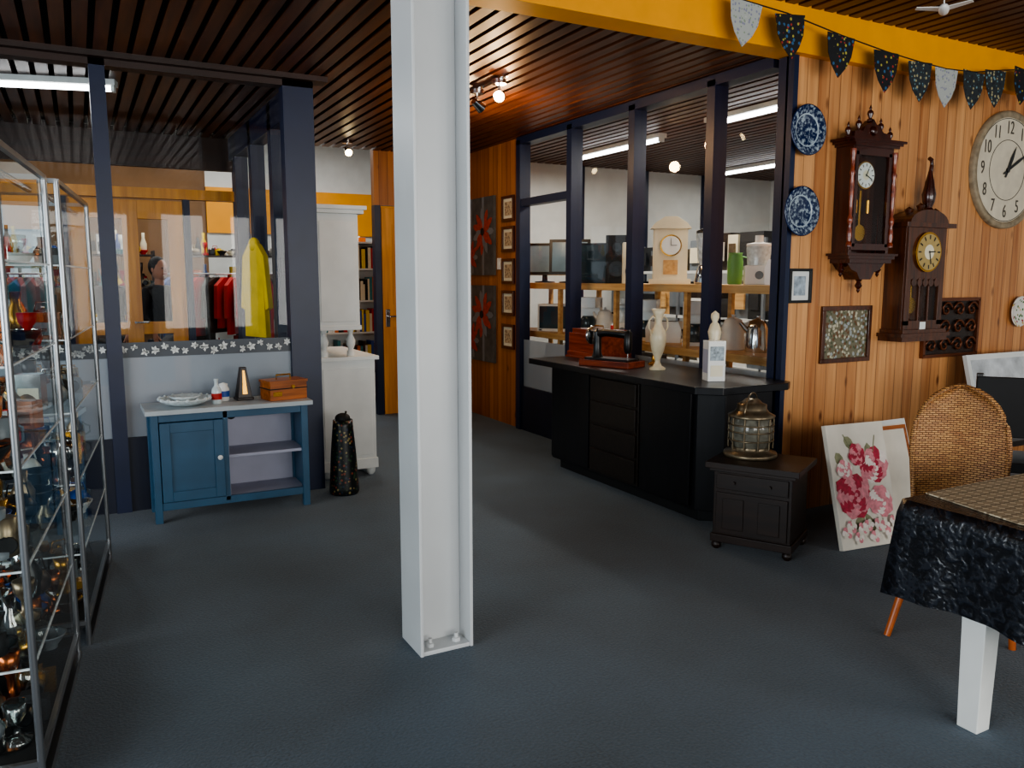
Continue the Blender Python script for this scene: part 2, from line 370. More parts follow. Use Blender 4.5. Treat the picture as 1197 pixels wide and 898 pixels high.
def daisies(m,pts):
    for i,(a,z) in enumerate(pts):
        r=random.uniform(.022,.034)
        for k in range(6):
            t=k*pi/3+random.random(); v=[]
            for p,q in [(0,0),(.5,.3),(1,0),(.5,-.3)]:
                v.append((a+r*(math.cos(t)*p-math.sin(t)*q),YW-.035,z+r*(math.sin(t)*p+math.cos(t)*q)))
            m.add(v,[(0,1,2,3)],WHITE)
w=M('window_1')
ys=[3.77,4.42,5.33,6.25,7.2]
for y in ys: w.box(XG-.04,XG+.08 if y>3.8 else XG,y-.035,y+.045,0,2.9,NAVY)
w.box(XG-.04,XG,3.69,3.75,0,2.9,NAVY)
w.box(XG-.04,XG+.08,3.86,7.24,2.86,2.93,NAVY); w.box(XG-.02,XG+.06,3.86,7.24,0,.45,NAVYD)
w.box(XG-.03,XG+.07,6.25,7.2,2.26,2.33,NAVY)
w.quad([(XG+.02,3.84,.45),(XG+.02,7.2,.45),(XG+.02,7.2,2.86),(XG+.02,3.84,2.86)],GLASS)
w.quad([(XG+.01,3.84,.45),(XG+.01,7.2,.45),(XG+.01,7.2,.93),(XG+.01,3.84,.93)],FROST)
w.done()
w=M('window_2')
for x0,x1 in ((-1.75,-1.65),(.14,.23),(1.32,1.53)): w.box(x0,x1,YW-.06,YW+.06,0,ZR-.045,NAVY)
w.box(-5,1.53,YW-.06,YW+.06,2.86,ZR-.045,BEAMW)
w.box(-5,1.62,YW-.12,YW+.02,2.9,ZR-.045,BEAMW)
w.box(-5,1.53,YW-.04,YW+.04,0,.5,NAVYD)
w.quad([(-5,YW,.5),(1.4,YW,.5),(1.4,YW,2.86),(-5,YW,2.86)],GLASSL)
w.quad([(-5,YW-.02,.5),(1.4,YW-.02,.5),(1.4,YW-.02,1.03),(-5,YW-.02,1.03)],FROST)
w.quad([(-5,YW-.025,1.03),(1.32,YW-.025,1.03),(1.32,YW-.025,1.13),(-5,YW-.025,1.13)],FROSTD)
daisies(w,[( -1.0+i*.062,1.08+.02*math.sin(i*1.9)) for i in range(38)])
w.done()
w=M('window_3')
for y in (6.7,7.55,8.35): w.box(1.42,1.54,y,y+.12,0,ZR-.045,NAVY)
w.box(1.42,1.54,YW+.06,YB,0,.8,NAVYD); w.box(1.42,1.54,YW+.06,YB,2.72,ZR-.045,NAVY)
w.quad([(1.48,YW,.8),(1.48,YB,.8),(1.48,YB,2.72),(1.48,YW,2.72)],GLASSL)
w.done()
d=M('door_1')
for x0,x1 in ((-.02,.12),(.41,.55),(.82,.96)): d.box(x0,x1,YB+.01,YB+.06,0,2.3,DOORW)
for z0,z1 in ((0,.5),(1.0,1.12),(2.12,2.3)): d.box(-.02,.96,YB+.015,YB+.055,z0,z1,DOORW)
d.cyl((.48,YB+.01,1.12),(.48,YB-.05,1.12),.012,.012,CHROME); d.cyl((.48,YB-.05,1.12),(.6,YB-.05,1.12),.01,.01,CHROME)
d.done(bevel=.004)
d=M('door_2')
d.box(3.02,3.94,YB+.01,YB+.06,0,2.33,DOORW)
for z0,z1 in ((.25,1.0),(1.25,2.15)):
    for x0,x1 in ((3.14,3.44),(3.52,3.82)): d.box(x0,x1,YB+.002,YB+.01,z0,z1,DOORW)
d.box(3.05,3.10,YB-.002,YB+.01,1.0,1.2,CHROME); d.cyl((3.08,YB-.0,1.12),(3.08,YB-.06,1.12),.01,.01,CHROME); d.cyl((3.08,YB-.055,1.12),(3.2,YB-.055,1.12),.01,.01,CHROME)
d.done(bevel=.004)

# ---------------------------------------------------------------- steel column
m=M('steel_column')
x0,x1,y0,y1=1.15,1.388,2.935,3.155; T=ZF
m.box(x0,x0+.014,y0,y1,0,T,COLP); m.box(x1-.014,x1,y0,y1,0,T,COLP); m.box(x0+.014,x1-.014,3.04,3.052,0,T,COLP)
m.box(x0+.014,x1-.014,y0+.005,3.04,0,.018,COLP); m.box(x0+.014,x1-.014,3.052,y1-.005,0,.018,COLP)
for x in (1.21,1.33):
    m.lathe((x,2.985,.018),[(.02,0),(.02,.014),(.01,.016),(.01,.035)],COLP,6)
m.done(bevel=.003)

# ---------------------------------------------------------------- counter (black)
m=M('shop_counter')
m.prismz([(3.20,3.66),(3.32,3.55),(3.85,3.55),(3.92,3.6),(3.92,5.68),(3.20,5.68)],.86,.905,BLACKW)
m.prismz([(3.38,3.84),(3.5,3.72),(3.9,3.72),(3.9,5.6),(3.38,5.6)],.08,.86,BLACKW)
m.prismz([(3.43,3.86),(3.55,3.76),(3.9,3.76),(3.9,5.55),(3.43,5.55)],0,.08,BLKM)
m.box(3.36,3.38,4.42,5.02,.1,.84,BLACKW2)
for z0,z1 in ((.12,.28),(.3,.46),(.48,.64),(.66,.82)): m.box(3.345,3.36,4.44,5.0,z0,z1,BLACKW2)
m.box(3.36,3.38,3.88,4.4,.1,.84,BLACKW); m.box(3.36,3.38,5.04,5.58,.1,.84,BLACKW)
m.done(bevel=.004)

# ---------------------------------------------------------------- blue cabinet
m=M('blue_sideboard')
W=.98;D=.35;Z=.70
for x in (0,W-.045):
    for y in (0,D-.045): m.box(x,x+.045,y,y+.045,0,Z,BLUEP)
m.box(-.03,W+.03,-.03,D+.01,Z,Z+.03,TOPP)
m.box(.012,.03,.03,D-.03,.1,Z,BLUEP); m.box(W-.03,W-.012,.03,D-.03,.1,Z,BLUEP)
m.box(.03,W-.03,D-.03,D-.015,.1,Z,LILAC)
m.box(.045,W-.045,.005,.03,.08,.13,BLUEP); m.box(.045,W-.045,.005,.03,Z-.05,Z,BLUEP)
m.box(.43,.46,.005,D-.03,.1,Z-.0,BLUEP)
m.box(.045,W-.03,.02,D-.03,.11,.13,LILAC); m.box(.46,W-.03,.02,D-.03,.38,.4,LILAC)
m.box(.46,.465,.02,D-.03,.13,Z-.05,LILAC)
m.box(.05,.43,.004,.02,.135,Z-.055,BLUEP)
for a in ((.05,.11,.135,Z-.055),(.37,.43,.135,Z-.055)): m.box(a[0],a[1],-.008,.004,a[2],a[3],BLUEP)
for a in ((.11,.37,.135,.2),(.11,.37,Z-.12,Z-.055)): m.box(a[0],a[1],-.008,.004,a[2],a[3],BLUEP)
m.lathe((0,0,0),[(.006,0),(.006,.015),(.016,.02),(.016,.03),(.001,.034)],WCER,14,Matrix.Translation((.4,-.008,.4))@Matrix.Rotation(pi/2,4,'X'))
m.cyl((.53,D-.031,.62),(.53,D-.034,.62),.035,.035,BLKM,20)
m.done(loc=(.345,5.41,0),bevel=.004)
ZT=.73
m=M('glass_dish')
m.lathe((0,0,0),[(.07,0),(.10,.006),(.16,.035),(.165,.05),(.155,.05),(.1,.014),(.001,.010)],G2,28)
m.lathe((0,0,.012),[(.04,0),(.06,.02),(.10,.05),(.095,.052),(.05,.02),(.001,.01)],G2,24)
for k in range(16):
    a=k*pi/8; m.ball((.157*math.cos(a),.157*math.sin(a),.047),.012,G2,n=8)
m.done(loc=(.57,5.56,ZT+.001))
m=M('painted_jar'); m.lathe((0,0,0),[(.03,0),(.036,.005),(.038,.08),(.028,.1),(.03,.115),(.001,.125)],WCER,20)
m.lathe((0,0,0),[(.0385,.03),(.0388,.07)],BLUEM,20,cap=False); m.done(loc=(.82,5.63,ZT+.001))
m=M('small_bottle'); m.lathe((0,0,0),[(.026,0),(.03,.005),(.032,.08),(.028,.1),(.012,.12),(.012,.15),(.015,.152),(.015,.165)],G2,18); m.lathe((0,0,0),[(.0325,.03),(.0325,.07)],REDM,18,cap=False); m.done(loc=(.76,5.52,ZT+.001))
m=M('wooden_metronome')
m.add([(-.05,-.045,0),(.05,-.045,0),(.05,.045,0),(-.05,.045,0),(-.02,-.018,.22),(.02,-.018,.22),(.02,.018,.22),(-.02,.018,.22)],[(0,3,2,1),(4,5,6,7),(0,1,5,4),(1,2,6,5),(2,3,7,6),(3,0,4,7)],DKOAK)
m.add([(-.016,-.041,.04),(.016,-.041,.04),(.007,-.022,.2),(-.007,-.022,.2)],[(0,1,2,3)],BRASS); m.box(-.055,.055,-.05,.05,0,.018,DKOAK)
m.done(loc=(.95,5.64,ZT+.001),rot=(0,0,.1),bevel=.003)
m=M('wooden_box')
m.box(-.13,.13,-.085,.085,0,.12,BOXW); m.box(-.135,.135,-.09,.09,.075,.082,BLKM); m.box(-.11,-.05,-.089,-.085,.03,.06,BRASS)
m.box(-.136,.136,-.091,.091,.118,.135,BOXW); m.tube([(-.05,0,.135),(-.05,0,.165),(.05,0,.165),(.05,0,.135)],.006,BRASS)
m.cyl((.03,-.085,.09),(.03,-.095,.09),.012,.012,BRASS)
m.done(loc=(1.20,5.55,ZT+.001),rot=(0,0,.2),bevel=.004)
m=M('painted_umbrella_stand')
m.lathe((0,0,0),[(.1,0),(.108,.02),(.105,.05),(.09,.3),(.072,.5),(.07,.54),(.062,.54),(.06,.5),(.08,.25),(.09,.03)],FLORAL,26)
m.tube([(.0,-.05,.4),(.0,-.055,.56),(.02,-.02,.6)],.008,BLKM); m.ball((0,0,.55),.055,BLKM,(1,1,.7))
m.done(loc=(1.62,5.60,0))
m=M('white_hutch')
m.box(0,.44,0,.95,.1,.92,WHITE); m.box(-.02,.47,-.02,.97,.92,.95,WHITE); m.box(.03,.41,-.006,0,.17,.86,WHITE)
m.box(-.01,.45,-.01,.96,.06,.14,WHITE)
for x in (.05,.4):
    for y in (.04,.9): m.lathe((x,y,0),[(.02,0),(.035,.02),(.04,.05),(.025,.07)],WHITE,14)
for x,y in ((.06,.06),(.27,.06),(.27,.89),(.06,.89)):
    m.lathe((x,y,.95),[(.03,0),(.03,.04),(.018,.05),(.034,.09),(.036,.12),(.015,.17),(.026,.2),(.03,.215)],WHITE,18)
m.box(0,.33,0,.95,1.165,2.03,WHITE); m.box(.03,.30,-.006,0,1.22,1.97,WHITE)
m.box(-.02,.37,-.03,.98,2.03,2.06,WHITE); m.box(-.02,.39,-.045,.995,2.06,2.09,WHITE); m.box(-.01,.34,-.01,.96,1.155,1.19,WHITE)
for y in (.1,.5): m.box(.33,.335,y,y+.36,1.22,1.97,WHITE); m.box(.44,.447,y,y+.36,.2,.86,WHITE)
m.done(loc=(1.57,6.02,0),bevel=.004)

# ---------------------------------------------------------------- display cabinets with bric-a-brac
def bric(m,x0,x1,y0,y1,z,hmax,n,pal,glass=0):
    for _ in range(n):
        x=random.uniform(x0+.05,x1-.05); y=random.uniform(y0+.05,y1-.05); k=random.randrange(7); a=random.choice(pal)
        if random.random()<glass and k in (1,2,4,5): a=GLS
        h=random.uniform(.06,hmax)
        T=Matrix.Translation((x,y,z+.001))@Matrix.Rotation(random.uniform(-.6,.6),4,'Z')
        if k==0:
            m.box(-.06,.06,-.025,.025,0,.075,a,T); m.box(-.02,.02,-.02,.02,.075,.095,a,T); m.lathe((0,0,0),[(.028,0),(.03,.05),(.026,.055)],BLK,14,T@Matrix.Translation((0,-.02,.04))@Matrix.Rotation(pi/2,4,'X'))
        elif k==1: m.lathe((0,0,0),[(.025,0),(.035,.01),(.04,h*.5),(.018,h*.75),(.02,h),(.016,h)],a,14,T)
        elif k==2: m.lathe((0,0,0),[(.03,0),(.03,.01),(.06,.05),(.065,.06),(.055,.055),(.01,.02)],a,18,T)
        elif k==3: m.box(-.05,.05,-.03,.03,0,h*.8,a,T); m.box(-.04,.04,-.032,-.03,h*.1,h*.5,random.choice(pal),T)
        elif k==4: m.lathe((0,0,0),[(.03,0),(.035,.005),(.036,h*.7),(.03,h*.72)],a,14,T); m.tube([T@Vector((.034,0,h*.6)),T@Vector((.06,0,h*.5)),T@Vector((.06,0,h*.25)),T@Vector((.034,0,h*.15))],.005,a,6)
        elif k==5: m.lathe((0,0,0),[(.04,0),(.045,.02),(.012,.035),(.012,h*.5),(.03,h*.7),(.035,h),(.03,h)],a,14,T)
        else:
            m.lathe((0,0,0),[(.035,0),(.055,.02),(.058,.05),(.035,.085),(.02,.09),(.008,.095),(.01,.11)],a,18,T)
            m.tube([T@Vector((-.05,0,.04)),T@Vector((-.08,0,.06)),T@Vector((-.09,0,.09))],.009,a,6); m.tube([T@Vector((-.04,0,.08)),T@Vector((-.03,0,.13)),T@Vector((.03,0,.13)),T@Vector((.04,0,.08))],.004,a,6)
def display(L,loc,rz,seed):
    random.seed(seed); D=.48;H=1.93
    m=M('glass_display_cabinet')
    for x in (-D,0):
        for y in (0,L): m.cyl((x,y,0),(x,y,H),.011,.011,ALU,10)
    for z in (.1,H):
        for x in (-D,0): m.box(x-.009,x+.009,0,L,z-.009,z+.009,ALU)
        for y in (0,L): m.box(-D,0,y-.009,y+.009,z-.009,z+.009,ALU)
    m.box(-D,0,0,L,.08,.1,BLKM); m.box(-.012,.012,0,L,0.0,.03,ALU)
    for z in (.4,.7,1.0,1.3,1.6):
        m.quad([(-D,0,z),(0,0,z),(0,L,z),(-D,L,z)],GLASSC)
        m.box(-.004,.002,0,L,z-.003,z+.003,G2); m.box(-D,0,-.003,.003,z-.003,z+.003,G2)
    m.quad([(0,0,.1),(0,L,.1),(0,L,H),(0,0,H)],GLASSC); m.quad([(-D,0,.1),(0,0,.1),(0,0,H),(-D,0,H)],GLASSC)
    m.cyl((-.05,0.02,H-.05),(-.05,L-.02,H-.05),.012,.012,CHROME)
    o=m.done(loc=loc,rot=(0,0,rz))
    b=M('bric_a_brac')
    low=[BLK,BLKM,BRONZE,LACE,BRASS,CHROME,BLUEM,BLKM,DKOAK,LACE,BLK,BRASS,COPR,WCER]
    up=[COPR,BRASS,CHROME,BRONZE,WCER,REDM,BLK,CREAM,LACE,CHROME,COPR,BOXW,BLKM]
    for z,h,n in ((.1,.2,18),(.4,.2,18),(.7,.2,18),(1.0,.2,18),(1.3,.2,14),(1.6,.16,6)):
        bric(b,-D+.02,-.02,.02,L-.02,z,h,int(n*L*1.7),low if z<.9 else up,.25)
    b.done(parent=o)
display(.95,(-.185,2.66,0),-.10,3)
display(1.15,(-.05,3.72,0),-.10,5)

# ---------------------------------------------------------------- small dark chest + ship lantern
m=M('dark_wood_chest')
W=.46;D=.38
for x in (.03,W-.03):
    for y in (.03,D-.03): m.lathe((x,y,0),[(.016,0),(.028,.015),(.028,.03),(.018,.045)],DKOAK,14)
m.box(.0,W,0,D,.045,.09,DKOAK); m.box(.012,W-.012,.01,D-.01,.09,.48,DKOAK); m.box(-.03,W+.03,-.03,D+.02,.48,.515,DKOAK); m.box(-.01,W+.01,-.01,D+.01,.46,.48,DKOAK)
m.box(.03,W-.03,-.002,.01,.36,.45,DKOAK); m.box(.03,W-.03,-.002,.01,.1,.34,DKOAK)
for a in ((.04,.22),(W-.22,W-.04)): m.box(a[0]+.03,a[1]-.03,-.008,-.002,.13,.31,DKOAK)
for x in (.13,W-.13): m.cyl((x,-.002,.405),(x,-.02,.405),.008,.01,DKOAK)
m.done(loc=(3.13,3.42,0),rot=(0,0,-1.06),bevel=.005)
m=M('ship_lantern')
m.lathe((0,0,0),[(.15,0),(.155,.01),(.15,.025),(.11,.035),(.11,.06)],BRONZE,32)
m.lathe((0,0,.06),[(.105,0),(.12,.04),(.125,.09),(.12,.14),(.105,.17)],LANG,32,cap=False)
for k in range(10):
    a=k*pi/5; m.cyl((.125*math.cos(a),.125*math.sin(a),.05),(.125*math.cos(a),.125*math.sin(a),.24),.006,.006,BRONZE,8)
for z in (.1,.15,.19): m.tube([(.128*math.cos(t*pi/16),.128*math.sin(t*pi/16),z) for t in range(32)],.005,BRONZE,6,True)
m.lathe((0,0,.23),[(.13,0),(.135,.012),(.1,.03),(.085,.05),(.085,.075),(.06,.085),(.04,.105),(.001,.11)],BRONZE,32)
m.tube([(.13*math.cos(t),0,.25+.12*math.sin(t)) for t in [pi*i/14 for i in range(15)]],.005,BRONZE,6)
m.done(loc=(3.42,3.42,.517),rot=(0,0,.5))

# ---------------------------------------------------------------- counter items
ZC=.906
m=M('sewing_machine_case')
m.box(-.15,.15,-.24,.24,0,.05,REDW); m.box(-.14,.14,-.23,.23,.05,.2,REDW); m.box(-.12,.12,-.21,.21,.2,.235,REDW); m.box(-.16,.16,-.25,.25,0,.015,REDW)
m.tube([(0,-.06,.235),(0,-.06,.26),(0,.06,.26),(0,.06,.235)],.007,BRASS)
m.done(loc=(3.70,5.41,ZC),bevel=.008)
m=M('sewing_machine')
m.box(-.11,.11,-.22,.22,0,.045,REDW); m.box(-.08,.08,-.19,.19,.045,.06,BLK)
m.lathe((0,.13,.06),[(.045,0),(.032,.03),(.028,.12),(.034,.19),(.001,.215)],BLK,16)
m.tube([(0,.13,.23),(0,.05,.245),(0,-.05,.24),(0,-.13,.235)],.029,BLK,12)
m.lathe((0,-.14,.1),[(.02,0),(.03,.03),(.03,.15),(.014,.17)],BLK,14); m.cyl((0,-.14,.06),(0,-.14,.1),.005,.005,CHROME)
m.lathe((0,0,0),[(.02,0),(.07,.005),(.072,.018),(.02,.022)],CHROME,22,Matrix.Translation((0,.17,.22))@Matrix.Rotation(-pi/2,4,'X'))
m.cyl((0,.19,.22),(.05,.19,.24),.006,.006,CHROME); m.cyl((0,-.0,.265),(0,0,.31),.004,.004,CHROME); m.lathe((0,0,.27),[(.012,0),(.012,.03)],REDM,10)
m.done(loc=(3.44,4.86,ZC),rot=(0,0,.35),bevel=.003)
m=M('candlestick'); m.lathe((0,0,0),[(.045,0),(.045,.01),(.015,.025),(.02,.05),(.009,.08),(.009,.15),(.02,.18),(.022,.2)],BRASS,18); m.cyl((0,0,.2),(0,0,.27),.009,.009,CREAM); m.done(loc=(3.77,4.78,ZC))
m=M('ivory_vase')
m.lathe((0,0,0),[(.055,0),(.058,.012),(.03,.03),(.018,.06),(.022,.08),(.045,.14),(.058,.21),(.056,.26),(.03,.31),(.024,.34),(.034,.39),(.05,.43),(.045,.43),(.02,.34)],IVORY,28)
for s in (-1,1): m.tube([(s*.05,0,.25),(s*.085,0,.3),(s*.08,0,.35),(s*.05,0,.38),(s*.03,0,.36)],.006,IVORY)
m.done(loc=(3.58,4.50,ZC))
m=M('white_packaging_box')
m.box(-.055,.055,-.055,.055,0,.25,WCER); m.box(-.045,.045,-.057,-.055,.13,.22,P('printed_label','#8d9aa2',.4,var=.5,scale=60)); m.box(-.04,.04,-.057,-.055,.03,.1,CREAM)
m.box(-.057,-.055,-.045,.045,.05,.2,LILAC); m.box(.055,.057,-.045,.045,.05,.2,LILAC); m.box(-.0560,.0560,-.0560,.0560,.246,.252,WCER)
m.done(loc=(3.52,3.86,ZC),rot=(0,0,-.4),bevel=.002)
m=M('ivory_ceramic_figurine'); m.lathe((0,0,0),[(.055,0),(.058,.012),(.04,.03),(.05,.1),(.055,.17),(.035,.24),(.045,.29),(.03,.34),(.016,.355),(.028,.385),(.026,.41),(.001,.43)],IVORY,22); m.done(loc=(3.70,4.06,ZC))

# ---------------------------------------------------------------- wall objects on clock wall
def plate(mat,r,loc,rot=(0,0,0)):
    m=M('wall_plate')
    m.lathe((0,0,0),[(r*.55,0),(r*.62,.006),(r*.98,.026),(r,.03),(r*.97,.034),(r*.62,.016),(r*.5,.012),(.001,.012)],mat,40,Matrix.Rotation(pi/2,4,'X'))
    m.done(loc=loc,rot=rot)
plate(DELFT,.155,(4.045,YC-.032,2.46)); plate(DELFT,.155,(4.02,YC-.032,1.965))
plate(spots('floral_plate','#d8d4cc',['#a04a4a','#5f7a50','#d8d4cc','#c9a860'],40,.2,.4),.12,(6.5,YC-.002,1.29))
def framed(name,w,h,fm,am,loc,rot=(0,0,0),fw=.03,mount=None,d=.022):
    m=M(name)
    m.box(-w/2,w/2,-d,0,h/2-fw,h/2,fm); m.box(-w/2,w/2,-d,0,-h/2,-h/2+fw,fm); m.box(-w/2,-w/2+fw,-d,0,-h/2+fw,h/2-fw,fm); m.box(w/2-fw,w/2,-d,0,-h/2+fw,h/2-fw,fm)
    m.box(-w/2+fw,w/2-fw,-.008,0,-h/2+fw,h/2-fw,mount or am)
    if mount: q=.03; m.box(-w/2+fw+q,w/2-fw-q,-.010,-.008,-h/2+fw+q,h/2-fw-q,am)
    return m.done(loc=loc,rot=rot,bevel=.002)
framed('framed_tapestry',.48,.38,OAK,ARTG,(4.54,YC-.001,1.175),fw=.03)
framed('framed_print',.2,.22,BLK,P('blue_sketch','#9aa6b0',.5,var=.5,scale=25),(4.085,YC-.001,1.5),mount=WHITE,fw=.018)

def vienna():
    m=M('pendulum_wall_clock'); W=.17
    m.box(-W,W,-.02,0,-.33,.31,MAHOG)
    for s in (-1,1):
        m.box(s*W-.012,s*W+.012,-.135,0,-.33,.31,MAHOG)
        m.lathe((s*(W+.02),-.14,-.29),[(.018,0),(.018,.02),(.011,.03),(.017,.06),(.013,.1),(.009,.13),(.016,.15),(.016,.17),(.009,.19),(.013,.25),(.016,.36),(.011,.42),(.018,.44),(.011,.46),(.013,.52),(.018,.56),(.018,.58)],REDW,14)
        m.box(s*(W-.02)-.012,s*(W-.02)+.012,-.14,-.12,-.29,.28,MAHOG)
    m.box(-W,W,-.14,-.12,-.31,-.27,MAHOG); m.box(-W,W,-.14,-.12,.26,.31,MAHOG)
    m.quad([(-W+.02,-.128,-.27),(W-.02,-.128,-.27),(W-.02,-.128,.27),(-W+.02,-.128,.27)],GLASSC)
    for i,(e,z) in enumerate(((.03,.31),(.05,.325),(.07,.34))): m.box(-W-e,W+e,-.15-e*.5,0,z,z+.015,MAHOG)
    m.prism([(-.17,.355),(.17,.355),(.16,.40),(.09,.405),(.07,.44),(.03,.45),(0,.48),(-.03,.45),(-.07,.44),(-.09,.405),(-.16,.40)],-.12,-.05,MAHOG)
    m.ball((0,-.125,.41),.028,MAHOG,(1,.5,1))
    for x,z in ((-.19,.355),(.19,.355),(-.1,.4),(.1,.4),(0,.47)):
        m.lathe((x,-.09,z),[(.02,0),(.02,.012),(.009,.02),(.02,.045),(.017,.06),(.006,.07),(.009,.08),(.001,.1)],MAHOG,14)
    for e,z0,z1 in ((.06,-.345,-.33),(.04,-.365,-.345),(.02,-.39,-.365)): m.box(-W-e,W+e,-.15-e*.4,0,z0,z1,MAHOG)
    m.prism([(-.17,-.39),(.17,-.39),(.13,-.43),(.08,-.445),(.05,-.49),(-.05,-.49),(-.08,-.445),(-.13,-.43)],-.12,0,MAHOG)
    for x,z in ((0,-.49),(-.17,-.39),(.17,-.39)):
        m.lathe((x,-.07,z),[(.001,-.085),(.012,-.07),(.009,-.06),(.024,-.04),(.012,-.015),(.022,0)],MAHOG,14)
    m.disc((0,.15),.085,-.03,BRASS,36,.05); m.disc((0,.15),.076,-.08,WCER,36,.004); m.disc((0,.15),.03,-.084,CREAM,24,.001)
    for k in range(12):
        a=k*pi/6; T=Matrix.Translation((.062*math.sin(a),-.0845,.15+.062*math.cos(a)))@Matrix.Rotation(a,4,'Y'); m.box(-.003,.003,-.001,0,-.009,.009,BLK,T)
    for a,l in ((.5,.045),(2.0,.06)):
        T=Matrix.Translation((0,-.087,.15))@Matrix.Rotation(a,4,'Y'); m.box(-.003,.003,-.001,0,-.01,l,BLK,T)
    m.box(-.008,.008,-.05,-.045,-.19,.06,BRASS); m.disc((0,-.2),.05,-.045,BRASS,28,.012)
    for s in (-1,1): m.cyl((s*.055,-.06,-.08),(s*.055,-.06,.0),.014,.014,BRASS); m.cyl((s*.055,-.06,0),(s*.055,-.06,.08),.001,.001,BRASS,6)
    o=m.done(loc=(4.56,YC-.002,2.055),bevel=.002); o.scale=(1.05,1,1.05)
vienna()
def clock2():
    m=M('oak_wall_clock'); W=.2
    m.box(-W,W,-.02,0,-.36,.33,OAK)
    for s in (-1,1): m.box(s*W-.014,s*W+.014,-.15,0,-.36,.33,OAK)
    m.box(-W,W,-.16,-.14,-.02,.33,OAK)
    m.box(-W,-W+.05,-.16,-.14,-.33,-.02,OAK); m.box(W-.05,W,-.16,-.14,-.33,-.02,OAK); m.box(-W,W,-.16,-.14,-.36,-.3,OAK)
    for x in (-.05,.05): m.box(x-.006,x+.006,-.158,-.146,-.3,-.02,OAK)
    m.quad([(-W+.04,-.148,-.31),(W-.04,-.148,-.31),(W-.04,-.148,-.02),(-W+.04,-.148,-.02)],GLASSC)
    for i in range(5): m.disc((-.12+.06*i,-.04),.028,-.158,OAK,16,.006)
    for e,z0,z1 in ((.03,-.385,-.36),(.06,-.41,-.385),(.04,-.44,-.41)): m.box(-W-e,W+e,-.17-e*.4,0,z0,z1,OAK)
    arch=[(-(W+.0)*math.cos(t),.36+.09*math.sin(t)) for t in [pi*i/12 for i in range(13)]]
    m.box(-W-.06,W+.06,-.19,0,.33,.36,OAK)
    m.prism(arch,-.17,0,OAK)
    m.lathe((.08,-.09,.42),[(.05,0),(.045,.03),(.025,.05),(.04,.09),(.046,.14),(.034,.19),(.03,.22),(.02,.26),(.012,.3)],MAHOG,16)
    m.tube([(.08,-.09,.70),(.09,-.09,.75),(.085,-.09,.79),(.06,-.09,.80)],.014,MAHOG)
    for x in (-.12,.0,.16): m.lathe((x,-.09,.41 if x else .44),[(.03,0),(.02,.02),(.03,.04),(.001,.06)],OAK,14)
    z=.165
    m.disc((0,z),.135,-.16,BRASS,40,.014); m.disc((0,z),.122,-.174,GOLDF,40,.003); m.disc((0,z),.05,-.177,CREAM,30,.001)
    for k in range(12):
        a=k*pi/6; T=Matrix.Translation((.1*math.sin(a),-.1785,z+.1*math.cos(a)))@Matrix.Rotation(a,4,'Y'); m.box(-.005,.005,-.001,0,-.014,.014,BLK,T)
    for a,l in ((1.5,.06),(2.9,.085)):
        T=Matrix.Translation((0,-.181,z))@Matrix.Rotation(a,4,'Y'); m.box(-.004,.004,-.001,0,-.01,l,BLK,T)
    m.box(-.008,.008,-.06,-.055,-.2,-.0,BRASS); m.disc((0,-.2),.055,-.05,BRASS,28,.012)
    m.box(-.03,.03,-.163,-.16,-.36,-.31,WCER)
    m.done(loc=(5.12,YC-.002,1.56),bevel=.002)
clock2()
m=M('round_wall_clock'); R=.43
m.lathe((0,0,0),[(R,0),(R,.03),(R-.012,.038),(R-.04,.038),(R-.05,.02),(.001,.02)],CLOCKR,56,Matrix.Rotation(pi/2,4,'X'))
m.disc((0,0),R-.045,-.02,CLOCKF,56,.003)
m.tube([(.22*math.cos(t*pi/24),-.0235,.22*math.sin(t*pi/24)) for t in range(48)],.0025,BLKM,5,True)
m.tube([(.375*math.cos(t*pi/24),-.0235,.375*math.sin(t*pi/24)) for t in range(48)],.0025,BLKM,5,True)
for a,l,w in ((.45,.2,.012),(1.05,.3,.009)):
    T=Matrix.Translation((0,-.03,0))@Matrix.Rotation(a,4,'Y'); m.prism([(-w,0),(-w*1.3,l*.5),(0,l),(w*1.3,l*.5),(w,0),(w*.6,-.06),(-w*.6,-.06)],-.002,0,BLK,T)
m.disc((0,0),.018,-.026,BLK,16,.01)
rc=m.done(loc=(6.19,YC-.002,2.35))
NUM=P('numeral_brown_grey','#4a443c',.6)
for h in range(1,13):
    cu=bpy.data.curves.new('numeral_%d'%h,'FONT'); cu.body=str(h); cu.size=.12; cu.extrude=.001; cu.align_x='CENTER'; cu.align_y='CENTER'
    cu.materials.append(NUM); o=bpy.data.objects.new('numeral_%d'%h,cu); scene.collection.objects.link(o); o.parent=rc
    a=h*pi/6; o.location=(.305*math.sin(a),-.0255,.305*math.cos(a)); o.rotation_euler=(pi/2,0,0); o.scale=(.8,1.1,1)
m=M('scrollwork_panel')
m.box(-.31,.31,-.012,0,-.2,.2,DKOAK)
for s in (-1,1): m.box(-.32,.32,-.03,0,s*.205-.012,s*.205+.012,COPPER); m.box(s*.31-.012,s*.31+.012,-.03,0,-.2,.2,COPPER)
for ix in range(4):
    for iz in range(3):
        cx=-.23+.153*ix; cz=-.13+.13*iz; sg=1 if (ix+iz)%2 else -1
        m.tube([(cx+sg*(.068-.0042*i)*math.cos(i*.55),-.025,cz+(.062-.0038*i)*math.sin(i*.55)) for i in range(15)],.009,COPPER,6)
m.done(loc=(5.66,YC-.001,1.19))
m=M('low_side_table'); m.box(-.6,.6,-.2,.2,.38,.42,DKOAK)
for x in (-.55,.55):
    for y in (-.15,.15): m.box(x-.025,x+.025,y-.025,y+.025,0,.38,DKOAK)
m.done(loc=(6.2,3.40,0),bevel=.003)
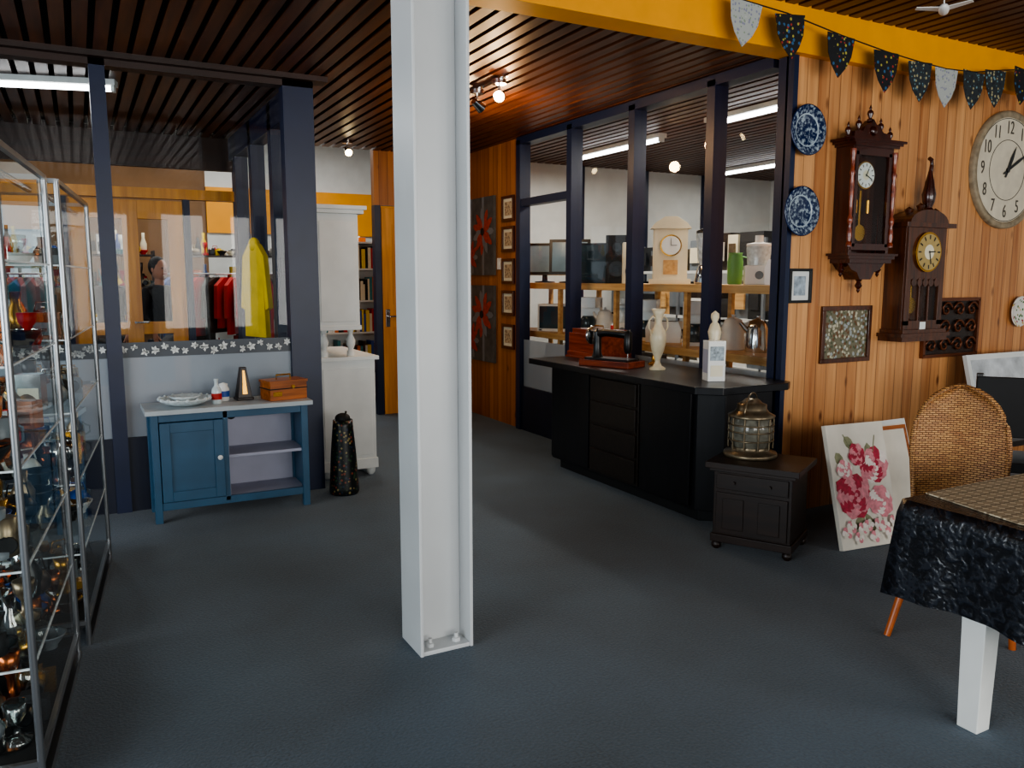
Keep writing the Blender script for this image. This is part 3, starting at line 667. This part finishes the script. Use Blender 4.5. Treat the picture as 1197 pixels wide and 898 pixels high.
m=M('white_canvas'); m.box(-.5,.5,-.03,0,0,.58,WHITE); m.box(-.46,.46,-.032,-.03,.04,.54,P('pale_art','#b9bdc0',.6,var=.4,scale=7)); m.done(loc=(6.15,3.45,.425),rot=(-.25,0,0))
def bchair(loc,rz):
    m=M('black_dining_chair')
    for x in (-.2,.2):
        m.box(x-.02,x+.02,-.21,-.17,0,.45,BLK); m.add([(x-.02,.17,0),(x+.02,.17,0),(x+.02,.21,0),(x-.02,.21,0),(x-.02,.26,.95),(x+.02,.26,.95),(x+.02,.29,.95),(x-.02,.29,.95)],[(0,1,2,3),(4,5,6,7),(0,1,5,4),(1,2,6,5),(2,3,7,6),(3,0,4,7)],BLK)
    m.box(-.22,.22,-.22,.2,.42,.48,BLK); m.box(-.22,.22,.24,.28,.55,.93,BLKM)
    m.done(loc=loc,rot=(0,0,rz),bevel=.006)
bchair((4.95,2.75,0),-.9)
# leaning flower painting
m=M('peony_canvas_painting'); W,H=.44,.72
m.box(0,W,0,.03,0,H,CANW)
LAY=[0]
def peony(cx,cz,R,mats,rings=((1,10),(.8,9),(.6,8),(.4,6),(.22,4))):
    for ring,(rr,n) in enumerate(rings):
        for i in range(n):
            LAY[0]+=1
            m.petal(cx+random.uniform(-.004,.004),cz+random.uniform(-.004,.004),i*2*pi/n+ring*.5,R*rr*random.uniform(.9,1.08),R*rr*.8,-.001-.00006*LAY[0],mats[(i+ring)%len(mats)])
for cx,cz,a,l in ((.12,.33,2.6,.12),(.12,.33,4.2,.14),(.3,.44,.3,.13),(.3,.44,1.6,.16),(.2,.2,5.2,.13),(.2,.2,4,.12),(.3,.25,.2,.12),(.2,.55,2.2,.12),(.1,.45,2,.12)): m.petal(cx,cz,a,l,.06,-.0006,LEAFG)
random.seed(5)
peony(.32,.46,.115,[PETP,PETW,PETR]); peony(.14,.30,.14,[PETR,PETP,PETR,PETP]); peony(.33,.25,.10,[PETP,PETW,PETP]); peony(.2,.53,.07,[PETP,PETR]); peony(.09,.46,.06,[PETW,PETP])
for i in range(10): peony(.04+.04*i,.10+.04*math.sin(i*2.2),.04,[PETW,CANW,PETP],((1,6),(.5,4)))
m.tube([(.12,-.002,.66),(.16,-.002,.58),(.2,-.002,.54)],.003,LEAFG,5); m.tube([(.36,-.002,.64),(.33,-.002,.54)],.003,LEAFG,5)
m.done(loc=(3.75,3.0,.006),rot=(-.27,0,-.1),bevel=.002)
m=M('stretched_canvas'); m.box(0,.42,0,.03,0,.66,BOXW); m.box(.025,.395,-.002,0,.025,.635,CANW); m.done(loc=(4.12,3.06,.006),rot=(-.3,0,-.05))
m=M('stretched_canvas'); m.box(0,.5,0,.03,0,.64,WHITE); m.box(.03,.47,-.002,0,.03,.61,CANW); m.done(loc=(4.34,3.26,.006),rot=(-.3,0,0))

# ---------------------------------------------------------------- wood-wall paintings
def flowerpaint(loc,fl):
    m=M('flower_painting'); m.box(-.38,.38,-.03,0,-.42,.42,CANG)
    for x in (-.2,.1): m.box(x,x+.05,-.031,-.03,-.42,.42,LACE)
    for cx,cz,R in fl:
        for ring,rr in enumerate((1,.65)):
            for i in range(11): m.petal(cx,cz,i*2*pi/11+ring*.3,R*rr,R*.3*rr,-.032-.0003*i-.004*ring,PETO if (i+ring)%3 else LACE)
        m.disc((cx,cz),R*.16,-.04,BLKM,14,.004)
    m.done(loc=loc,rot=(0,0,-pi/2))
flowerpaint((XG-.002,8.14,2.0),[(.13,.05,.26),(-.2,-.22,.2)]); flowerpaint((XG-.002,8.14,1.05),[(.1,.1,.27),(-.2,-.2,.22)])
for z in (2.26,1.95,1.62,1.29,.94):
    framed('small_framed_print',.27,.26,MAHOG,ARTB,(XG-.001,7.47,z),rot=(0,0,-pi/2),fw=.03,mount=CREAM)
m=M('light_switch'); m.box(-.04,.04,-.012,0,-.06,.06,WCER); m.box(-.015,.015,-.016,-.012,-.02,.02,WCER); m.done(loc=(XG-.001,7.68,1.7),rot=(0,0,-pi/2),bevel=.002)

# ---------------------------------------------------------------- appliance shelves behind glazing
m=M('pine_shelf_rack')
for y in (4.0,4.95,5.9,6.85,7.8):
    for x in (4.22,4.68): m.box(x-.02,x+.02,y-.02,y+.02,0,1.5,PALEW)
for z in (.45,1.0,1.5): m.box(4.19,4.71,3.96,7.85,z-.025,z,PALEW); m.box(4.18,4.20,3.96,7.85,z-.06,z,PALEW)
rack1=m.done(bevel=.002)
AX=4.45; Z1=1.501; Z2=1.001
def at(y,x=AX,z=Z1): return (x,y,z)
def monitor(loc,rz,w=.44,h=.34):
    m=M('computer_monitor'); T=Matrix.Translation((0,0,.08))@Matrix.Rotation(-.12,4,'X')
    m.box(-w/2,w/2,-.03,.03,0,h,BLK,T); m.box(-w/2+.03,w/2-.03,-.034,-.03,.03,h-.03,SCREENB,T)
    m.lathe((0,0,0),[(.11,0),(.11,.012),(.03,.02),(.025,.12)],BLK,20); m.done(loc=loc,rot=(0,0,rz),bevel=.006)
monitor(at(7.55),-.65); monitor(at(7.05),-.65,.42,.36)
def box_tv(name,w,h,d,mat,loc,rz,scr=SCREEN):
    m=M(name); m.box(-w/2,w/2,-d/2,d/2,0,h,mat); m.box(-w/2+.02,w/2-.02,-d/2-.004,-d/2,.03,h-.02,scr); m.box(-w/2+.02,-w/2+.05,-d/2-.01,-d/2,.008,.022,CHROME); m.done(loc=loc,rot=(0,0,rz),bevel=.006)
box_tv('portable_television',.34,.38,.3,BLK,at(6.6),-.7)
def speaker(loc,w,h,rz,mat=BLKM,name='loudspeaker'):
    m=M(name); m.box(-w/2,w/2,-.1,.1,0,h,mat)
    for z,r in ((h*.3,w*.36),(h*.75,w*.2)): m.disc((0,z),r,-.1,DGREY,24,.006); m.disc((0,z),r*.5,-.106,BLK,20,.004)
    m.done(loc=loc,rot=(0,0,rz),bevel=.004)
speaker(at(6.22),.2,.44,-.7); speaker(at(5.90,4.38),.17,.36,-.6,CREAM,'cream_loudspeaker')
m=M('cream_mantel_clock')
m.box(-.17,.17,-.08,.08,0,.04,CREAM); m.box(-.14,.14,-.07,.07,.04,.46,CREAM); m.prism([(-.17,.46),(.17,.46),(.13,.51),(.05,.56),(-.05,.56),(-.13,.51)],-.08,.08,CREAM)
m.disc((0,.32),.09,-.07,BRASS,28,.008); m.disc((0,.32),.078,-.078,WCER,28,.003); m.box(-.002,.002,-.083,-.081,.32,.38,BLK); m.box(0,.05,-.083,-.081,.318,.323,BLK); m.box(-.06,.06,-.074,-.07,.08,.2,PALEW)
m.done(loc=at(5.46),rot=(0,0,-.6),bevel=.005)
def blender(loc,rz,base=CHROME):
    m=M('blender_jug'); m.lathe((0,0,0),[(.09,0),(.095,.02),(.07,.13),(.06,.15)],base,24); m.lathe((0,0,.15),[(.05,0),(.07,.05),(.085,.24),(.08,.25)],G2,24); m.lathe((0,0,.4),[(.085,0),(.085,.02),(.03,.04),(.03,.06)],BLK,20); m.tube([(.08,0,.37),(.14,0,.36),(.14,0,.22),(.07,0,.2)],.01,BLK); m.done(loc=loc,rot=(0,0,rz))
blender(at(4.97,4.42),-2)
m=M('green_water_jug'); m.lathe((0,0,0),[(.05,0),(.055,.01),(.06,.17),(.05,.22),(.055,.24),(.045,.24)],GREEN,22); m.tube([(.05,0,.21),(.10,0,.2),(.10,0,.1),(.06,0,.06)],.008,GREEN); m.done(loc=at(4.68),rot=(0,0,-.7))
def processor(loc,rz):
    m=M('white_food_processor'); m.box(-.1,.1,-.09,.09,0,.14,WCER); m.lathe((0,0,.14),[(.08,0),(.09,.13),(.085,.14)],G2,22); m.lathe((0,0,.28),[(.09,0),(.09,.02),(.03,.03),(.03,.08)],WCER,22); m.disc((0,.07),.03,-.09,LACE,16,.01); m.done(loc=loc,rot=(0,0,rz),bevel=.006)
processor(at(4.44),-.7)
def toaster(loc,rz):
    m=M('toaster'); m.prism([(-.15,0),(.15,0),(.155,.12),(.13,.18),(-.13,.18),(-.155,.12)],-.08,.08,WCER)
    for y in (-.03,.03): m.box(-.11,.11,y-.012,y+.012,.178,.182,BLK)
    m.box(.155,.175,-.015,.015,.1,.12,BLK); m.cyl((.15,-.04,.05),(.17,-.04,.05),.015,.015,BLK); m.done(loc=loc,rot=(0,0,rz),bevel=.012)
toaster(at(4.15),-.9)
def kettle(loc,rz,mat=WCER):
    m=M('electric_kettle'); m.lathe((0,0,0),[(.09,0),(.095,.03),(.085,.17),(.065,.23),(.03,.245),(.012,.25),(.015,.27)],mat,24)
    m.tube([(.06,0,.22),(.13,0,.22),(.14,0,.13),(.09,0,.05)],.012,BLK); m.cyl((-.07,0,.15),(-.13,0,.22),.022,.014,mat); m.done(loc=loc,rot=(0,0,rz))
def coffee(loc,rz):
    m=M('coffee_maker'); m.box(-.1,.1,-.12,.12,0,.03,WCER); m.box(-.1,.1,.03,.12,.03,.35,WCER); m.box(-.1,.1,-.12,.12,.26,.36,WCER); m.lathe((0,-.04,.03),[(.06,0),(.075,.05),(.07,.12),(.05,.15)],SCREEN,20); m.tube([(-.06,-.06,.15),(-.1,-.1,.13),(-.09,-.1,.06)],.008,BLK); m.done(loc=loc,rot=(0,0,rz),bevel=.006)
coffee(at(4.12,AX,Z2),-.7); kettle(at(4.42,AX,Z2),-.6,CHROME); kettle(at(4.68,AX,Z2),2.4); coffee(at(5.12,AX,Z2),-.7); toaster(at(5.5,AX,Z2),-.9); coffee(at(5.76,AX,Z2),-.8); processor(at(6.1,AX,Z2),-.8); kettle(at(6.4,AX,Z2),-1); coffee(at(6.68,AX,Z2),-.9)
box_tv('microwave_oven',.42,.28,.3,WCER,at(7.2,AX,Z2),-.9)
b=M('appliances'); random.seed(11)
pal=[BLK,LACE,WCER,CREAM,BLKM,CHROME,WCER,PALEW]
def boxes(m,x0,x1,y0,y1,z,hmax,pal):
    y=y0
    while y<y1-.15:
        w=random.uniform(.14,.4); h=random.uniform(.4,1)*hmax
        if y+w>y1: break
        a=random.choice(pal); m.box(x0+random.uniform(0,.08),x1-.05,y,y+w-.02,z+.001,z+h,a); m.box(x0-.002,x0+.02,y+.03,y+w-.05,z+h*.25,z+h*.75,random.choice(pal))
        y+=w
boxes(b,4.25,4.66,4.0,7.7,.45,.42,pal)
b.done(parent=rack1)
m=M('metal_storage_rack')
for z in (0.05,.6,1.1,1.6): m.box(6.0,6.5,4.6,8.5,z,z+.03,WHITE)
for y in (4.6,5.9,7.2,8.47):
    for x in (6.0,6.47): m.box(x,x+.03,y,y+.03,0,1.95,LACE)
rack2=m.done()
b=M('boxed_goods')
pb=[LACE,CREAM,LACE,BLKM,PALEW,WCER,BRONZE,DGREY,DKOAK]
for z,h in ((.08,.45),(.63,.42),(1.13,.42),(1.63,.4)): boxes(b,6.03,6.47,4.65,8.45,z,h,pb)
b.done(parent=rack2)

# ---------------------------------------------------------------- left room & hall contents
def rack(name,loc,L,seed,cols,rz=0):
    random.seed(seed); m=M(name)
    for x in (-L/2,L/2):
        m.cyl((x,-.2,.02),(x,.2,.02),.015,.015,CHROME,8); m.cyl((x,0,0.02),(x,0,1.6),.015,.015,CHROME,8)
    m.cyl((-L/2,0,1.6),(L/2,0,1.6),.012,.012,CHROME,8)
    n=int(L/.1)
    for i in range(n):
        x=-L/2+.06+i*(L-.1)/n; a=random.choice(cols); h=random.uniform(.55,.85); w=random.uniform(.2,.25)
        T=Matrix.Translation((x,0,1.56))@Matrix.Rotation(random.uniform(.6,1.3),4,'Z')
        m.prism([(-w,-.1),(-.05,0),(.05,0),(w,-.1),(w+.03,-.5),(w-.04,-.5),(w*.85,-h),(-w*.85,-h),(-w+.04,-.5),(-w-.03,-.5)],-.025,.025,a,T)
        m.tube([T@Vector((0,0,0)),T@Vector((0,0,.04)),T@Vector((.015,0,.06))],.004,CHROME,5)
    m.done(loc=loc,rot=(0,0,rz),bevel=.004)
rack('clothes_rack',(1.55,10.5,0),1.4,2,[BLKM,REDM,REDM,DKOAK,REDM,BLUEM])
rack('clothes_rack',(-1.0,10.9,0),1.4,4,[BLKM,REDM,TEAL,DKOAK,ORG])
m=M('yellow_raincoat')
m.prism([(-.16,-.12),(-.07,-.02),(0,0),(.07,-.02),(.16,-.12),(.21,-.55),(.16,-.57),(.14,-.3),(.16,-.8),(-.16,-.8),(-.14,-.3),(-.16,-.57),(-.21,-.55)],-.05,.0,YELC); m.ball((0,-.03,-.02),.06,YELC,(1,.7,1))
m.done(loc=(1.36,7.1,1.85),rot=(0,0,-1.2),bevel=.01)
def person(loc,rz,top,legs,arm=0):
    root=bpy.data.objects.new('person',None); scene.collection.objects.link(root); root.location=loc; root.rotation_euler=(0,0,rz)
    V=[((0,0,.95),.15),((0,0,1.15),.14),((0,0,1.35),.16),((0,0,1.48),.06),((.17,0,1.42),.065),((.23,0,1.16),.05),((.22,-.1,.95),.035),((-.17,0,1.42),.065),((-.23,.0,1.16),.05),((-.2,-.12-arm*.1,.97+arm*.2),.035)]
    E=[(0,1),(1,2),(2,3),(2,4),(4,5),(5,6),(2,7),(7,8),(8,9)]
    def sk(nm,V,E,mat):
        me=bpy.data.meshes.new(nm); me.from_pydata([v[0] for v in V],E,[]); me.materials.append(mat)
        o=bpy.data.objects.new(nm,me); scene.collection.objects.link(o); o.parent=root
        o.modifiers.new('skin','SKIN'); 
        for i,v in enumerate(V): me.skin_vertices[0].data[i].radius=(v[1]*1.0,v[1]*.8)
        me.skin_vertices[0].data[0].use_root=True
        s=o.modifiers.new('sub','SUBSURF'); s.levels=2; s.render_levels=2
    sk('jacket',V,E,top)
    sk('trousers',[((0,0,.95),.13),((.09,0,.85),.1),((.1,-.01,.48),.065),((.1,.02,.09),.05),((-.09,0,.85),.1),((-.1,-.03,.48),.065),((-.1,0,.09),.05)],[(0,1),(1,2),(2,3),(0,4),(4,5),(5,6)],legs)
    h=M('head'); h.cyl((0,.005,1.44),(0,0,1.56),.05,.048,SKIN); h.ball((0,-.01,1.64),.1,SKIN,(.8,.95,1.2)); h.ball((0,.02,1.67),.105,HAIR,(.86,.95,1.1))
    h.ball((0,-.105,1.63),.016,SKIN,(.8,1,1.3))
    for s in (-1,1): h.ball((s*.03,-.095,1.655),.009,BLK); h.ball((s*.082,0,1.635),.022,SKIN,(.4,.8,1.2)); h.box(s*.1-.045,s*.1+.045,-.17,.09,0,.08,BLKM)
    h.box(-.022,.022,-.105,-.09,1.588,1.596,REDM); h.done(parent=root)
    for s in (-1,1):
        hd=M('hand'); c=Vector((.22,-.12,.92)) if s>0 else Vector((-.2,-.14-arm*.1,.94+arm*.2))
        hd.ball(c,.04,SKIN,(.5,.9,1.1))
        for i in range(4): hd.cyl(c+Vector((0,-.025+.016*i,-.03)),c+Vector((-.01*s,-.03+.016*i,-.095+abs(i-1.5)*.008)),.009,.007,SKIN,8)
        hd.cyl(c+Vector((0,-.03,.0)),c+Vector((-.015*s,-.06,-.045)),.01,.008,SKIN,8); hd.done(parent=root)
person((.78,9.5,0),.6,BLKM,NAVYD); person((.30,9.7,0),-.5,DKOAK,BLKM,1)
m=M('hall_shelving'); random.seed(21)
for X0 in (-3.4,-1.9,-.4,1.2,2.7):
    for z in (.1,.55,1.0,1.45,1.85): m.box(X0,X0+1.3,11.4,11.8,z-.02,z,DKOAK if X0<2 else WHITE)
    for x in (X0,X0+1.28): m.box(x,x+.02,11.4,11.8,0,1.9,DKOAK if X0<2 else WHITE)
hs=m.done()
b=M('market_goods'); pal3=[REDM,REDM,BLUEM,TEAL,ORG,YELC,WCER,BLKM,CREAM,BLKM,DKOAK,BRONZE]
for X0 in (-3.4,-1.9,-.4,1.2,2.7):
    for z in (.1,.55,1.0,1.45,1.85): bric(b,X0+.02,X0+1.28,11.42,11.78,z,.36,30,pal3)
b.done(parent=hs)
m=M('bookcase')
for z in (.05,.45,.85,1.25,1.65,1.98): m.box(0,1.2,0,.3,z,z+.02,WHITE)
for x in (0,1.18): m.box(x,x+.02,0,.3,0,2.0,WHITE)
m.box(0,1.2,.29,.3,0,2,WHITE)
for z in (.07,.47,.87,1.27,1.67):
    x=.03
    while x<1.14:
        w=random.uniform(.02,.05); m.box(x,x+w-.002,.05,.25,z,z+random.uniform(.2,.3),random.choice(pal3)); x+=w
m.done(loc=(2.3,9.9,0))

# ---------------------------------------------------------------- lamps
def tubelamp(loc,L,rz=0):
    m=M('fluorescent_lamp'); m.box(-.05,.05,-L/2,L/2,0,.04,WHITE)
    m.cyl((0,-L/2+.03,-.02),(0,L/2-.03,-.02),.018,.018,TUBE,12)
    for y in (-L/2+.02,L/2-.02): m.box(-.03,.03,y-.01,y+.01,-.04,0,WHITE)
    m.done(loc=loc,rot=(0,0,rz))
for l in ((5.05,7.1,2.894),(4.95,4.85,2.894),(7.4,7.3,2.894),(6.3,5.2,2.894)): tubelamp(l,1.5)
tubelamp((-.25,6.7,2.894),1.2,1.3)
for l in ((2.2,11.5,3.56),(3.2,10.5,3.56),(0,11,3.56),(-2,11,3.56)): tubelamp(l,1.5)
def spot(loc,aim,on=True):
    m=M('ceiling_spotlight'); m.cyl((0,0,0),(0,0,-.03),.05,.05,CHROME,20); m.cyl((0,0,-.03),(0,0,-.07),.008,.008,CHROME,8)
    d=Vector(aim).normalized(); p=Vector((0,0,-.1)); m.cyl(p-d*.04,p+d*.05,.025,.042,CHROME,18); m.cyl(p+d*.048,p+d*.053,.036,.036,SPOTG if on else WCER,18)
    m.done(loc=loc)
m=M('spotlight_rail'); m.box(-.02,.02,-.5,.5,-.02,0,CHROME); m.done(loc=(2.66,5.55,ZR-.046))
for y,aim in ((5.15,(-.4,-.8,-.5)),(5.5,(.8,.3,-.4)),(5.9,(.6,.7,-.4))): spot((2.66,y,ZR-.068),aim)
spot((2.5,8.2,ZR-.046),(0,-.8,-.5))

def area(name,loc,target,sx,sy,e,col):
    l=bpy.data.lights.new(name,'AREA'); l.shape='RECTANGLE'; l.size=sx; l.size_y=sy; l.energy=e; l.color=col
    o=bpy.data.objects.new(name,l); scene.collection.objects.link(o); o.location=loc
    o.rotation_euler=(Vector(target)-Vector(loc)).to_track_quat('-Z','Y').to_euler(); return o
def point(name,loc,e,col,r=.05):
    l=bpy.data.lights.new(name,'POINT'); l.energy=e; l.color=col; l.shadow_soft_size=r
    o=bpy.data.objects.new(name,l); scene.collection.objects.link(o); o.location=loc
area('daylight_left',(-4.9,1.0,1.7),(3,1.6,1.2),5.5,2.2,310,(.88,.95,1))
for i,x in enumerate((.1,2.1,4.1,6.1)):
    area('daylight_front_%d'%i,(x,-3.9,1.65),(2.6 if i<2 else 3.6,3,1.1),1.5,2.0,85,(1,.97,.92))
area('backroom_light_a',(5.05,7.1,2.84),(5.05,7.1,0),.2,1.5,42,(1,.95,.86))
area('backroom_light_b',(4.95,4.85,2.84),(4.95,4.85,0),.2,1.5,40,(1,.95,.86))
area('backroom_light_c',(7.4,7.3,2.84),(7.4,7.3,0),.2,1.5,16,(1,.96,.88))
area('hall_light',(0,10.8,3.5),(0,10.8,0),4,1.5,45,(1,.95,.85))
area('hall_light_b',(2.8,10.4,3.5),(2.8,10.4,0),2,1.5,60,(1,.98,.95))
area('leftroom_light',(-.25,6.7,2.84),(-.25,6.7,0),.2,1.2,16,(1,.98,.95))
point('spot_warm_a',(2.95,5.65,2.72),18,(1,.58,.28)); point('spot_warm_b',(2.9,6.2,2.6),22,(1,.66,.34))
point('spot_warm_c',(2.55,5.0,2.72),7,(1,.66,.36))

# ---------------------------------------------------------------- bunting
pts=[(2.9,3.16),(3.37,3.09),(3.716,3.07),(4.175,3.01),(4.594,2.967),(4.925,2.945),(5.197,2.934),(5.52,2.95),(5.73,2.985),(6.06,3.03),(6.6,3.1)]
m=M('bunting'); yb=3.56
m.tube([(x,yb,z) for x,z in pts],.004,BLKM,6)
pn=[(3.40,PEN2,.1),(3.74,PEN1,-.1),(4.175,PEN1,.05),(4.594,PEN1,0),(4.925,PEN3,-.05),(5.2,PEN2,0),(5.5,PEN3,.05),(5.74,PEN3,-.05),(6.08,PEN1,.1)]
for i,(x,mt,tl) in enumerate(pn):
    z=[a[1]+(b_[1]-a[1])*(x-a[0])/(b_[0]-a[0]) for a,b_ in zip(pts,pts[1:]) if a[0]<=x<=b_[0]][0]
    T=Matrix.Translation((x,yb,z))@Matrix.Rotation(tl,4,'Y')
    w=.12;h=.25
    m.prism([(-w,.0),(w,.0),(w*.85,-h*.45),(w*.55,-h*.72),(0,-h),(-w*.55,-h*.72),(-w*.85,-h*.45)],-.002,.002,mt,T)
m.done()
m=M('hanging_bird_ornament'); m.ball((0,0,0),.04,WCER,(2,.7,.6)); m.prism([(-.05,0),(.05,0),(-.02,.09),(-.08,.1)],-.003,.003,WCER); m.prismz([(-.04,0),(.04,0),(-.06,.14),(-.1,.13)],0,.004,WCER); m.prismz([(-.04,0),(.04,0),(-.06,-.14),(-.1,-.13)],0,.004,WCER); m.cyl((0,0,.02),(0,0,.17),.0015,.0015,BLK,5); m.done(loc=(4.25,2.95,3.0),rot=(0,0,.6))

# ---------------------------------------------------------------- table with cloth
TX0,TX1,TY0,TY1=2.53,4.1,.75,1.79; TZ=.775
m=M('dining_table')
m.box(TX0+.02,TX1-.02,TY0+.02,TY1-.02,TZ-.035,TZ-.004,WHITE)
for x in (TX0+.12,TX1-.12):
    for y in (TY0+.24,TY1-.24):
        a=.048;b_=.036; m.add([(x-b_,y-b_,0),(x+b_,y-b_,0),(x+b_,y+b_,0),(x-b_,y+b_,0),(x-a,y-a,TZ-.04),(x+a,y-a,TZ-.04),(x+a,y+a,TZ-.04),(x-a,y+a,TZ-.04)],[(0,3,2,1),(4,5,6,7),(0,1,5,4),(1,2,6,5),(2,3,7,6),(3,0,4,7)],WHITE)
m.box(TX0+.1,TX1-.1,TY1-.26,TY1-.235,TZ-.13,TZ-.04,WHITE); m.box(TX0+.1,TX1-.1,TY0+.235,TY0+.26,TZ-.13,TZ-.04,WHITE)
tb=m.done(bevel=.003)
m=M('tablecloth')
per=[]
def edge(a,b_,n): return [(a[0]+(b_[0]-a[0])*i/n,a[1]+(b_[1]-a[1])*i/n) for i in range(n)]
cs=[(TX0,TY0),(TX1,TY0),(TX1,TY1),(TX0,TY1)]
for i in range(4):
    p=cs[i];q=cs[(i+1)%4]; per+=edge(p,q,40)
n=len(per); rows=9; vs=[];fs=[]
for j in range(rows+1):
    t=j/rows; dz=(.335)*t
    for i,(x,y) in enumerate(per):
        e=(1 if j else 0)
        nx=(-1 if abs(x-TX0)<1e-6 else (1 if abs(x-TX1)<1e-6 else 0)); ny=(-1 if abs(y-TY0)<1e-6 else (1 if abs(y-TY1)<1e-6 else 0))
        off=.008*e+t*(.012+.010*math.sin(i*.42)+.005*math.sin(i*1.1+2*t))
        if nx and ny: off+=t*.012
        vs.append((x+nx*off,y+ny*off,TZ-dz-.01*e+.008*math.sin(i*.3)*t))
for j in range(rows):
    for i in range(n): fs.append((j*n+i,j*n+(i+1)%n,(j+1)*n+(i+1)%n,(j+1)*n+i))
fs.append(tuple(range(n)))
m.add(vs,fs,CLOTH,False)
for f in m.bm.faces: f.smooth=len(f.verts)==4
m.done(parent=tb)
m=M('table_runner'); m.prismz([(2.66,1.79),(2.58,1.42),(2.62,1.18),(4.05,1.10),(4.05,1.79)],TZ+.001,TZ+.005,RUN)
m.done(parent=tb)

# ---------------------------------------------------------------- wicker chair (local: faces -y)
m=M('wicker_chair')
vs=[];fs=[];nu=18;nv=18
def bk(u,v):
    hw=.2*math.sqrt(max(0,1-max(0,(v-.5)/.5)**2.4))*(.88+.12*min(1,v/.5)) if v<1 else .02
    z=.44+v*.60; x=u*max(hw,.015); y=.2+.13*v-.07*u*u*(1-.4*v)
    return (x,y,z)
for side in (0,1):
    for j in range(nv+1):
        for i in range(nu+1):
            x,y,z=bk(-1+2*i/nu,j/nv); vs.append((x,y+.022*side,z))
W1=nu+1; o1=(nv+1)*W1
for j in range(nv):
    for i in range(nu):
        a=j*W1+i; fs.append((a,a+1,a+W1+1,a+W1)); fs.append((o1+a,o1+a+W1,o1+a+W1+1,o1+a+1))
m.add(vs,fs,WICK,True)
rim=[bk(-1,j/14) for j in range(14)]+[bk(-1,.975)]+[bk(u/5,1) for u in (-3,0,3)]+[bk(1,.975)]+[bk(1,j/14) for j in range(13,-1,-1)]
m.tube([(x,y+.011,z) for x,y,z in rim],.013,WICK,8)
m.prismz([(-.21,-.2),(-.16,-.23),(.16,-.23),(.21,-.2),(.2,.22),(-.2,.22)],.38,.45,WICK)
m.tube([(-.21,-.2,.44),(-.16,-.235,.44),(.16,-.235,.44),(.21,-.2,.44)],.016,WICK,8)
for x,y,sx,sy in ((-.18,-.18,-.1,-.09),(.18,-.18,.02,-.03),(-.17,.18,.0,.1),(.17,.18,.05,.1)): m.cyl((x+sx,y+sy,0),(x,y,.39),.014,.02,LEGW,12)
m.done(loc=(3.41,2.12,0),rot=(0,0,-.9))

# ---------------------------------------------------------------- world + camera
w=bpy.data.worlds.new('world'); scene.world=w; w.use_nodes=True
bg=w.node_tree.nodes['Background']; bg.inputs[0].default_value=(.75,.88,1,1); bg.inputs[1].default_value=.8
cam=bpy.data.cameras.new('camera'); co=bpy.data.objects.new('camera',cam); scene.collection.objects.link(co)
co.location=(0,0,1.55); co.rotation_euler=(math.radians(90-7.51),0,math.radians(-28.2)); cam.sensor_width=36; cam.lens=36*940/1197
cam.clip_start=.05
scene.camera=co
try:
    scene.view_settings.view_transform='AgX'; scene.view_settings.look='AgX - Medium High Contrast'
except Exception as e: print(e)
